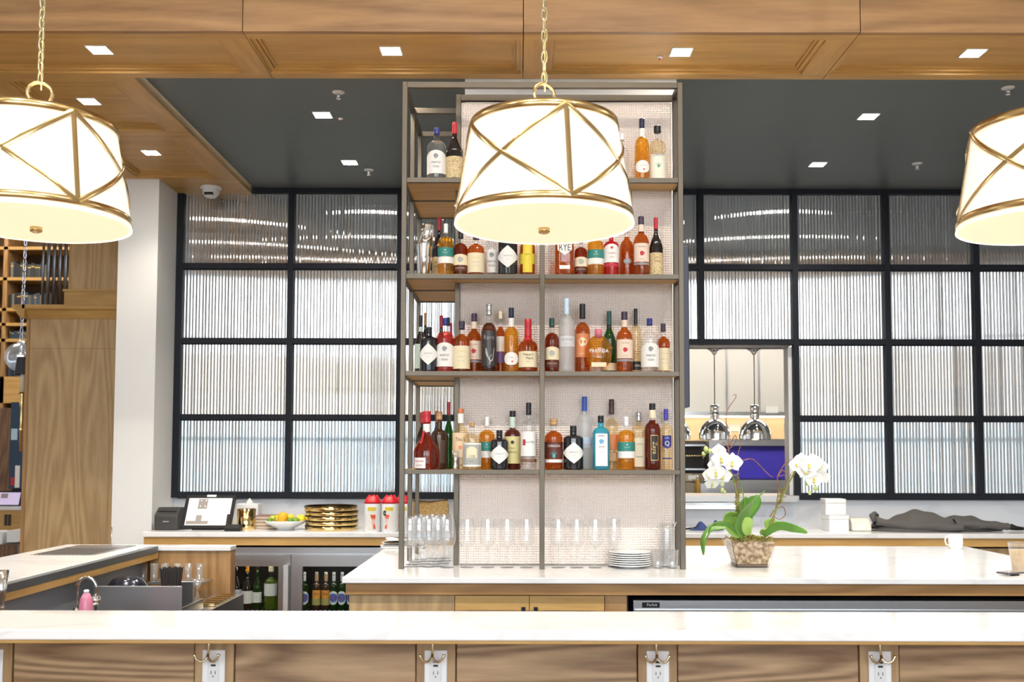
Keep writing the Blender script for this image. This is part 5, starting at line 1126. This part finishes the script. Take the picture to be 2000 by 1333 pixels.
bg_=thing('soda_gun_holder','black angled soda gun holder in the lower left corner','bar tool',(X(12,3.75),3.75,.80))
MB().prismx([(-.05,0),(.06,0),(.06,.10),(.02,.17),(-.03,.17)],-.06,.02).build('bracket',BLACK,bg_,bevel=.006); MB().tube([(.02,0,.13),(.06,.03,.09),(.10,.05,.05)],.014,10).build('hose',BLACK,bg_)
zj=zy(1160,3.72); j2=thing('steel_jigger','steel jigger standing on the soda gun holder, far left','jigger',(X(12,3.75),3.75,.97)); hj=zy(1117,3.75)-.97
MB().lathe([(.016,0),(.013,hj*.15),(.010,hj*.3),(.013,hj*.36),(.024,hj),(.022,hj),(.011,hj*.4)],22,cap1=False).build('cups',CHROME,j2)
# ================================================================== orchid
YO=4.50; OB=X(1468,YO)
og=thing('potted_orchid','white orchid in a tapered clear glass pot on the island','plant',(OB,YO+.07,ZC))
k=YO/F
def q(px,py,dy=0):
    p=at(px,py,YO+dy); return Vector((p.x-OB,p.y-YO-.07,p.z-ZC))
wt,wb=.105,.072; hp=.128
def frus(a,b,z0,z1): return [(-a,-a,z0),(a,-a,z0),(a,a,z0),(-a,a,z0),(-b,-b,z1),(b,-b,z1),(b,b,z1),(-b,b,z1)]
FF=[(0,3,2,1),(4,5,6,7),(0,1,5,4),(1,2,6,5),(2,3,7,6),(3,0,4,7)]
MB().add(frus(wb,wt,0,hp),[FF[0]]+FF[2:]).build('glass_pot',clear('pot_glass',(.95,.96,.95),ior=1.35),og)
MB().add(frus(wb*.93,wt*.93*.98,.016,hp-.012),FF).build('planting_mix',noisecol('bark_mix',(.22,.13,.07),(.62,.47,.32),55,.9,5,.38,.62,.6),og)
MB().add(frus(wb*.93,wb*.95,.003,.015),FF).build('dark_base',pm('bark_dark',(.16,.11,.08),.8),og)
mo=MB(); rnd=random.Random(3)
for i in range(170):
    a=rnd.uniform(-.093,.093); b_=rnd.uniform(-.093,.093); L=rnd.uniform(.012,.035); t=rnd.uniform(0,6.28); h=hp-.012+rnd.uniform(0,.02)*(1-(a*a+b_*b_)*40)
    mo.tube([(a,b_,h-.006),(a+.5*L*math.cos(t),b_+.5*L*math.sin(t),h+rnd.uniform(.004,.012)),(a+L*math.cos(t),b_+L*math.sin(t),h-.006)],.0016,4)
x=mo.build('moss',noisecol('moss_green',(.20,.17,.03),(.36,.34,.07),40,.95),og); x['kind']='stuff'
LEAF=noisecol('orchid_leaf',(.07,.20,.02),(.13,.32,.035),9,.35,2,.3,.7,.1); LEAF2=noisecol('orchid_leaf_pale',(.22,.40,.06),(.36,.52,.12),9,.4,2,.3,.7,.1)
def leaf(pts,wd,m,side=None,fold=.25):
    P=[q(*p) for p in pts]; n=len(P)-1
    def ev(t):
        i=min(int(t*n),n-1); f=t*n-i
        p0,p1,p2,p3=P[max(i-1,0)],P[i],P[i+1],P[min(i+2,n)]
        return .5*((2*p1)+(p2-p0)*f+(2*p0-5*p1+4*p2-p3)*f*f+(-p0+3*p1-3*p2+p3)*f**3)
    sd=Vector(side) if side else None
    def fn(u,v):
        c=ev(u); t=(ev(min(u+.02,1))-ev(max(u-.02,0))).normalized()
        s=(sd if sd else t.cross(Vector((0,1,0)))).normalized(); s=(s-t*s.dot(t)).normalized(); nn=s.cross(t)
        w=wd*(math.sin(math.pi*min(1,(u*.86+.10)))**.75); e=2*v-1
        return c+s*w*e+nn*(abs(e)**1.5)*w*fold
    o=MB().grid(16,6,fn).build('leaf',m,og); md=o.modifiers.new('thick','SOLIDIFY'); md.thickness=.0022; return o
leaf([(1455,1046,-.02),(1446,1015,-.06),(1462,985,-.08),(1494,957,-.09)],.050,LEAF,(.75,.5,.5),.15)
leaf([(1458,1046,.04),(1452,1005,.03),(1470,978,.03),(1470,968,.03)],.048,LEAF,(1,0.2,0),.15)
leaf([(1447,1046,-.02),(1432,1030,-.04),(1424,1008,-.06),(1440,1002,-.06)],.034,LEAF2,(1,.3,0),.2)
leaf([(1452,1044,-.03),(1420,1022,-.07),(1388,1024,-.10),(1372,1050,-.12),(1374,1084,-.13)],.022,LEAF,(.4,-.75,.5),.2)
leaf([(1440,1044,.0),(1415,1030,.02),(1392,1036,-.02),(1379,1060,-.05),(1377,1078,-.06)],.018,LEAF,(.4,.75,.4),.2)
leaf([(1462,1044,-.05),(1459,1030,-.08),(1461,1016,-.09),(1462,1010,-.09)],.024,LEAF2,(1,0,0),.25)
leaf([(1492,1046,.0),(1520,1028,-.05),(1550,1032,-.09),(1577,1040,-.12)],.022,LEAF,(.2,-.6,.9),.15)
leaf([(1488,1044,.03),(1496,1030,.02),(1506,1022,.01),(1520,1020,0)],.026,LEAF2,(.5,-.2,.8),.2)
STM=pm('orchid_stem',(.20,.28,.05),.6); TWG=noisecol('willow_twig',(.20,.085,.045),(.38,.17,.09),60,.8); BUD=pm('orchid_bud',(.55,.62,.24),.5); BUDW=pm('orchid_bud_pale',(.72,.74,.48),.5)
def path(pts,r,name,m,seg=7):
    P=[q(*p) for p in pts]; out=[]; n=len(P)-1
    for i in range(n):
        p0,p1,p2,p3=P[max(i-1,0)],P[i],P[i+1],P[min(i+2,n)]
        for j in range(5):
            f=j/5; out.append(.5*((2*p1)+(p2-p0)*f+(2*p0-5*p1+4*p2-p3)*f*f+(-p0+3*p1-3*p2+p3)*f**3))
    out.append(P[-1]); rs=[r*(1-.45*i/len(out)) for i in range(len(out))]
    return MB().tube(out,rs,seg).build(name,m,og)
path([(1451,1044),(1450,1010),(1442,975),(1434,940),(1424,915),(1408,892),(1392,882),(1380,885),(1373,895)],.0042,'flower_stem',STM)
path([(1452,1044),(1446,1000),(1441,960),(1438,936)],.0035,'support_stick',TWG); path([(1455,1044),(1455,990),(1450,955),(1440,925)],.0032,'flower_stem',STM)
path([(1499,1044),(1512,1005),(1526,975),(1540,945),(1556,915),(1566,900),(1582,904),(1594,915),(1600,935)],.0042,'flower_stem',STM)
path([(1501,1044),(1515,1000),(1530,960),(1545,925)],.0035,'support_stick',TWG)
for pts in ([(1446,1044),(1439,990),(1436,950),(1425,900),(1422,850),(1418,815),(1424,795),(1436,778),(1437,770),(1432,772)],[(1424,870),(1436,850),(1437,862),(1425,876),(1410,880)],[(1440,940),(1442,910),(1441,890),(1447,868),(1446,860)],
            [(1443,902),(1468,896),(1485,910),(1500,925),(1510,932)],[(1505,1044),(1518,980),(1521,945),(1519,930),(1534,905),(1548,897),(1563,900),(1558,915),(1540,945)],[(1519,932),(1528,918),(1534,926),(1522,930)],
            [(1504,1010),(1514,995),(1530,990),(1534,1005),(1522,1014),(1510,1006)],[(1405,884),(1414,864),(1425,880)]): path(pts,.0026,'twig',TWG,6)
for (px,py,dy) in ((1438,935,0),(1440,985,-.01),(1443,965,0),(1528,962,0),(1524,975,-.01)):
    mo=MB(); c=q(px,py,dy); 
    for i in range(26):
        a=rnd.uniform(0,6.28); h=rnd.uniform(-.02,.02); r_=rnd.uniform(.006,.02); mo.tube([c+Vector((0,0,h)),c+Vector((r_*math.cos(a),r_*math.sin(a),h+rnd.uniform(-.01,.01)))],.0014,4)
    x=mo.build('moss_tie',MATS['moss_green'],og); x['kind']='stuff'
PET=pm('orchid_petal',(.93,.92,.90),.6); PET.node_tree.nodes['Principled BSDF'].inputs['Subsurface Weight'].default_value=.0
LIP=pm('orchid_lip',(.78,.66,.20),.5)
def petal_mesh(L,W,cup=.2):
    def fn(u,v):
        e=2*v-1; w=W*math.sin(math.pi*min(1,.08+.92*u)**.72)**.8; return (w*e, -cup*L*math.sin(math.pi*u*.9)*.5-.12*w*e*e*4*cup, L*u)
    return MB().grid(8,6,fn).mesh('petal',PET)
PM1=petal_mesh(.036,.0235); PM2=petal_mesh(.034,.0145)
def blossom(px,py,dy,yaw,tilt,s=1.0):
    b=MB().ball((0,-.006,0),.0045,8,6).lathe([(.002,-.016),(.006,-.012),(.004,-.004)],8,c=(0,-.01,0)).build('blossom',LIP,og,loc=q(px,py,dy),rot=(R(tilt),0,R(yaw))); b.scale=(s*1.2,s*1.2,s*1.2)
    for me,a in ((PM1,88),(PM1,-88),(PM2,0),(PM2,142),(PM2,-142)): inst(me,'petal',b,(0,0,0),(0,R(a),0))
for a in ((1408,895,-.06,10,8,1.1),(1431,903,-.05,-22,-5,1.12),(1396,908,-.03,28,0,1.0),(1398,922,-.07,8,15,1.05),(1385,926,-.04,30,10,.95),(1412,928,-.05,-10,20,1.0),(1391,943,-.03,12,30,.85),(1404,880,-.02,0,-10,.8),
          (1554,907,-.04,25,0,.95),(1565,898,-.02,-5,-10,.85),(1575,917,-.06,-15,5,1.1),(1588,903,-.05,-25,0,1.1),(1602,910,-.04,-35,5,.95),(1590,934,-.06,-10,18,1.0),(1606,930,-.04,-35,15,.9),(1579,907,-.07,5,0,1.0)): blossom(*a)
for (px,py,dy,r,m) in ((1379,877,0,.011,BUD),(1387,881,0,.010,BUD),(1374,886,0,.008,BUD),(1411,882,-.02,.014,BUDW),(1411,944,-.03,.011,BUDW),(1411,957,-.03,.009,BUD),(1416,961,-.03,.006,BUD),(1578,943,-.03,.011,BUD),(1593,954,-.02,.010,BUD),(1582,962,-.02,.008,BUD)):
    MB().ball((0,0,0),r,10,8,sz=1.25).build('bud',m,og,loc=q(px,py,dy))
# ================================================================== screen on the column's side
ts=thing('wall_screen','thin dark screen seen edge-on beside the right shelf post','screen',(0,0,0))
xs0=X(1336,5.0); MB().box(.834,.866,5.0,5.28,Z(795,5.0),Z(480,5.0)).build('housing',pm('screen_navy',(.012,.016,.035),.35),ts,bevel=.003)
MB().box(.866,.868,5.01,5.27,Z(792,5.0),Z(483,5.0)).build('display',BLACK,ts); MB().box(.803,.834,5.1,5.18,Z(700,5.0),Z(580,5.0)).build('bracket',BLACK,ts)
# ================================================================== library corner on the left
YL=7.36
oc=thing('oak_cabinet','tall oak cabinet with crown moulding left of the white column','cabinet',(0,YL,0))
cx0,cx1=X(46,YL,830),X(235,YL,830); zc0=Z(624,YL); zc1=Z(600,YL)
MB().box(cx0,cx1,0,.55,0,zc0).build('carcass',OAK_CAB,oc)
MB().box(cx0+.004,cx0+.03,-.006,0,.0,zc0).build('edge_strip',OAK_Z,oc); MB().box(cx0+.0,cx1,-.001,0,Z(683,YL)-.002,Z(683,YL)).build('panel_joint',pm('joint_brown',(.2,.11,.05),.7),oc)
MB().prismx([(-.012,zc0-.004),(0.02,zc0-.004),(.02,zc1),(-.075,zc1),(-.075,zc1-.03),(-.05,zc1-.042),(-.03,zc0+.02)],cx0-.0,cx1).build('crown_moulding',OAK_X,oc)
MB().prismy([(cx0+.02,zc0-.004),(cx0+.02,zc1),(cx0-.075,zc1),(cx0-.075,zc1-.03),(cx0-.05,zc1-.042),(cx0-.03,zc0+.02),(cx0-.012,zc0-.004)],-.075,.55).build('crown_moulding',OAK_Y,oc)
up=thing('upper_cabinet','oak upper cabinet block standing on the tall cabinet','cabinet',(0,YL+.15,zc1))
MB().box(X(127,YL+.15,590),cx1,-.02,.4,0,Z(572,YL+.15)-zc1).build('plinth',OAK_X,up); MB().box(X(125.5,YL+.15,570),cx1,-.03,.4,Z(573,YL+.15)-zc1,Z(568,YL+.15)-zc1).build('moulding',OAK_X,up)
MB().box(X(134,YL+.15,520),cx1,0,.4,Z(568,YL+.15)-zc1,ZS-zc1).build('body',OAK_CAB,up)
sr=thing('steel_tube_screen','row of vertical polished steel tubes beside the upper cabinet','screen',(0,YL+.18,zc1))
for i in range(9): MB().tube([(X(83.5+i*5.6,YL+.18,540),.03*(i%2),0),(X(83.5+i*5.6,YL+.18,540),.03*(i%2),ZS-zc1)],.0095,10).build('tube',pm('steel_dark_tube',(.28,.30,.34),.32,1),sr)
MB().box(X(80,YL+.18,540),X(133,YL+.18,540),-.015,.045,-.0,.006).build('base_rail',STEEL,sr)
# bookcase
YK=10.5
ZL=4.35
bk=thing('bookcase','oak bookcase of dark books far behind on the left','bookcase',(0,YK,0))
bx0,bx1=X(-60,YK),X(180,YK)
MB().box(bx0,bx1,.32,.34,0,ZL-.01).build('back',pm('bookcase_back',(.10,.055,.025),.7),bk)
for px in (-58,0,175): MB().box(X(px,YK)-.025,X(px,YK)+.018,0,.32,0,ZL-.01).build('upright',OAK_Z,bk)
shy=[430,487,547,607,636,667,741]
for y in shy: MB().box(bx0,bx1,.0,.32,Z(y+3,YK),Z(y-3,YK)).build('shelf_board',OAK_X,bk)
MB().box(bx0,bx1,0,.05,Z(790,YK),Z(744,YK)).build('lower_rail',OAK_X,bk); MB().box(bx0,bx1,-.02,.32,0,Z(800,YK)).build('lower_cupboard',WALNUT,bk)
BC=[pm('book_%d'%i,c,.6) for i,c in enumerate(((.012,.016,.03),(.02,.025,.05),(.05,.05,.055),(.018,.018,.02),(.03,.05,.09),(.10,.10,.09),(.02,.035,.03),(.06,.03,.03),(.16,.15,.12)))]
rb=random.Random(5)
ORD=['first','second','third','fourth','fifth','sixth','seventh','eighth','ninth','tenth','eleventh','twelfth','thirteenth','fourteenth','fifteenth','sixteenth','seventeenth','eighteenth']
for ys,top,a,b_,lbl in ((547,511,7,81,'dark spined book on the top bookcase shelf'),(607,570,7,81,'dark spined book on the second bookcase shelf'),(667,646,8,52,'slate blue spined book on the third bookcase shelf'),(741,694,8,44,'dark book on the fourth bookcase shelf behind the globe')):
    x=X(a,YK); z0=Z(ys-3,YK)+.001; xe=X(b_,YK); nb_=0
    while x<xe:
        wdt=rb.uniform(.020,.038); h=(Z(top,YK)-z0)*rb.uniform(.76,.97); m=BC[4] if ys==667 and rb.random()<.6 else rb.choice(BC)
        o=thing('book',lbl+', '+ORD[min(nb_,17)]+' from the left','book',(x,YK+.03,z0),lbl.replace('dark spined book','books').replace('dark book','books').replace('slate blue spined book','books'))
        MB().box(0,wdt-.002,0,.16,0,h).build('cover',m,o); MB().box(.002,wdt-.004,.002,.165,.003,h-.002).build('pages',MATS['page_edge'],o)
        MB().box(0,wdt-.002,-.0008,0,h*.72,h*.80).build('spine_band',GOLDP if rb.random()<.35 else m,o); x+=wdt; nb_+=1
gl=thing('globe_pendant','clear glass globe pendant on a chain before the bookcase','lamp',(X(40,9.0,700),9.0,EZ)); zc=Z(700,9.0)-EZ; r=29*9.0/F
MB().ball((0,0,zc),r,26,16).build('globe',clear('globe_glass',(.90,.94,.98),ior=1.9,diff=.15,dcol=(.7,.8,.95)),gl); MB().lathe([(.03,zc+r*.9),(.034,zc+r*1.08),(.01,zc+r*1.15)],16).build('collar',CHROME,gl)
MB().tube([(0,0,zc+.03),(0,0,zc+r)],.01,8).build('socket',CHROME,gl); MB().ball((0,0,zc-.01),.03,12,8).build('bulb',pm('globe_bulb',(.9,.9,.9),.3,emit=(1,.9,.75),es=2.5),gl)
lk=MB().tube([(.014*math.sin(2*math.pi*i/14),0,.03-.034*math.cos(2*math.pi*i/14)) for i in range(14)],.004,6,closed=True).mesh('chain_link',pm('chain_steel',(.4,.42,.46),.3,1))
z=zc+r*1.13; i=0
while z<ZL-EZ-.03: inst(lk,'chain_link',gl,(.0008*i,0,z),(0,0,R(70 if i%2 else -20))); z+=.058; i+=1
sn=thing('wall_sconce','brass candle sconce with dark shade on the oak cabinet side','lamp',(X(40,YL+.2),YL+.2,EZ)); v=lambda y:Z(y,YL+.2)-EZ
MB().lathe([(.060,v(735)),(.042,v(700))],20,cap0=False,cap1=False).build('shade',pm('sconce_shade',(.03,.032,.04),.6),sn); MB().lathe([(.016,v(770)),(.016,v(735)),(.014,v(720))],14).build('candle',pm('candle_cream',(.80,.72,.58),.5),sn)
MB().lathe([(.002,v(885)),(.012,v(884)),(.012,v(845)),(.018,v(842)),(.012,v(838)),(.010,v(800)),(.020,v(790)),(.014,v(782)),(.024,v(774)),(.022,v(769)),(.008,v(768))],14).build('stem',BRASS,sn)
MB().bar((0,0,v(842)),(cx0-X(40,YL+.2),.0,v(842)),.012).build('wall_arm',BRASS,sn); MB().box(cx0-X(40,YL+.2)-.006,cx0-X(40,YL+.2),-.03,.03,v(862),v(822)).build('wall_plate',BRASS,sn)
hs_=thing('host_stand','white topped oak service stand far left behind the bar','stand',(0,8.6,0))
MB().box(X(-80,8.6),X(44,8.6),0,.5,Z(999,8.6),Z(992,8.6)).build('top',MARBLE,hs_); MB().box(X(-80,8.6),X(42,8.6),.03,.48,0,Z(999,8.6)).build('body',OAK_X,hs_)
for px in (10,17): MB().box(X(px,8.6),X(px+5,8.6),.02,.03,Z(1030,8.6),Z(1008,8.6)).build('slot',pm('slot_dark',(.05,.04,.03),.7),hs_)
tt=thing('service_tablet','lavender lit tablet on the far service stand','tablet',(X(14,8.65),8.7,Z(992,8.65)))
MB().obox((0,0,.065),(.115,0,0),(0,.006,0),(.0,.02,.065)).build('housing',BLACK,tt); 
MB().obox((0,-.008,.066),(.10,0,0),(0,.001,0),(.0,.018,.053)).build('screen',pm('screen_lavender',(.3,.25,.35),.3,emit=(.42,.35,.5),es=.6),tt); MB().obox((-.03,-.012,.09),(.03,0,0),(0,.001,0),(.0,.006,.02)).build('plan_block',TP,tt)
for i,(a,b2,y0,y1) in enumerate(((-30,10,1042,1066),(18,36,1039,1062))):
    o=thing('white_carton','white carton on the low shelf beyond the side bar, %s one'%('left' if i==0 else 'right'),'box',(X((a+b2)/2,7.9),7.9,Z(y1,7.9)),'white cartons beyond the side bar')
    w2=(b2-a)/2*7.9/F; MB().box(-w2,w2,0,.2,0,Z(y0,7.9)-Z(y1,7.9)).build('carton',WPLAS,o,bevel=.003); MB().box(-w2*.3,w2*.3,-.001,.2,Z(y0,7.9)-Z(y1,7.9),Z(y0,7.9)-Z(y1,7.9)+.001).build('tape',PAPER,o)
lo=thing('low_cabinet','dark low cabinet beyond the side bar at the left edge','cabinet',(0,7.85,0)); MB().box(X(-60,7.85),X(40,7.85),0,.35,0,Z(1066,7.9)-.002).build('body',WALNUT,lo); MB().box(X(-60,7.85),X(41,7.85),-.01,.36,Z(1066,7.9)-.002,Z(1066,7.9)).build('top',WALNUT,lo)
bd=thing('display_board','tall dark blue display board with pale card far left','board',(0,9.6,0))
MB().box(X(19,9.6),X(60,9.6),0,.03,Z(957,9.6),Z(788,9.6)).build('board',pm('board_navy',(.02,.05,.10),.5),bd); MB().box(X(21,9.6),X(33,9.6),-.004,0,Z(862,9.6),Z(840,9.6)).build('card',pm('card_paleblue',(.45,.62,.74),.5),bd); MB().box(X(23,9.6),X(30,9.6),-.004,0,Z(951,9.6),Z(935,9.6)).build('sticker',ROSE,bd); MB().box(X(31,9.6),X(40,9.6),-.004,0,Z(955,9.6),Z(912,9.6)).build('card',PAPER,bd)
MB().box(X(25,9.6),X(50,9.6),.005,.028,0,Z(957,9.6)).build('foot',BLACK,bd)
ZR=ZS
struct('ceiling_library',MB().box(-9,-2.0,7.4,12,ZL,ZL+.1),CEILW,'white ceiling of the library corner','ceiling')
struct('trim_5',MB().box(-9,SX,7.4,7.42,ZS,ZL),OAK_X,'oak drop above the opening to the library corner','header')
struct('wall_library',MB().box(-9,-2.0,11.9,12,0,ZL),OAK_CAB,'oak panelled far wall of the library corner','wall')
ll=thing('library_light','warm ceiling light panel over the library corner','ceiling light',(-5.4,9.4,ZL)); MB().box(-.5,.5,-.5,.5,-.02,-.001).build('diffuser',pm('library_glow',(1,1,1),.5,emit=(1,.9,.75),es=8),ll)
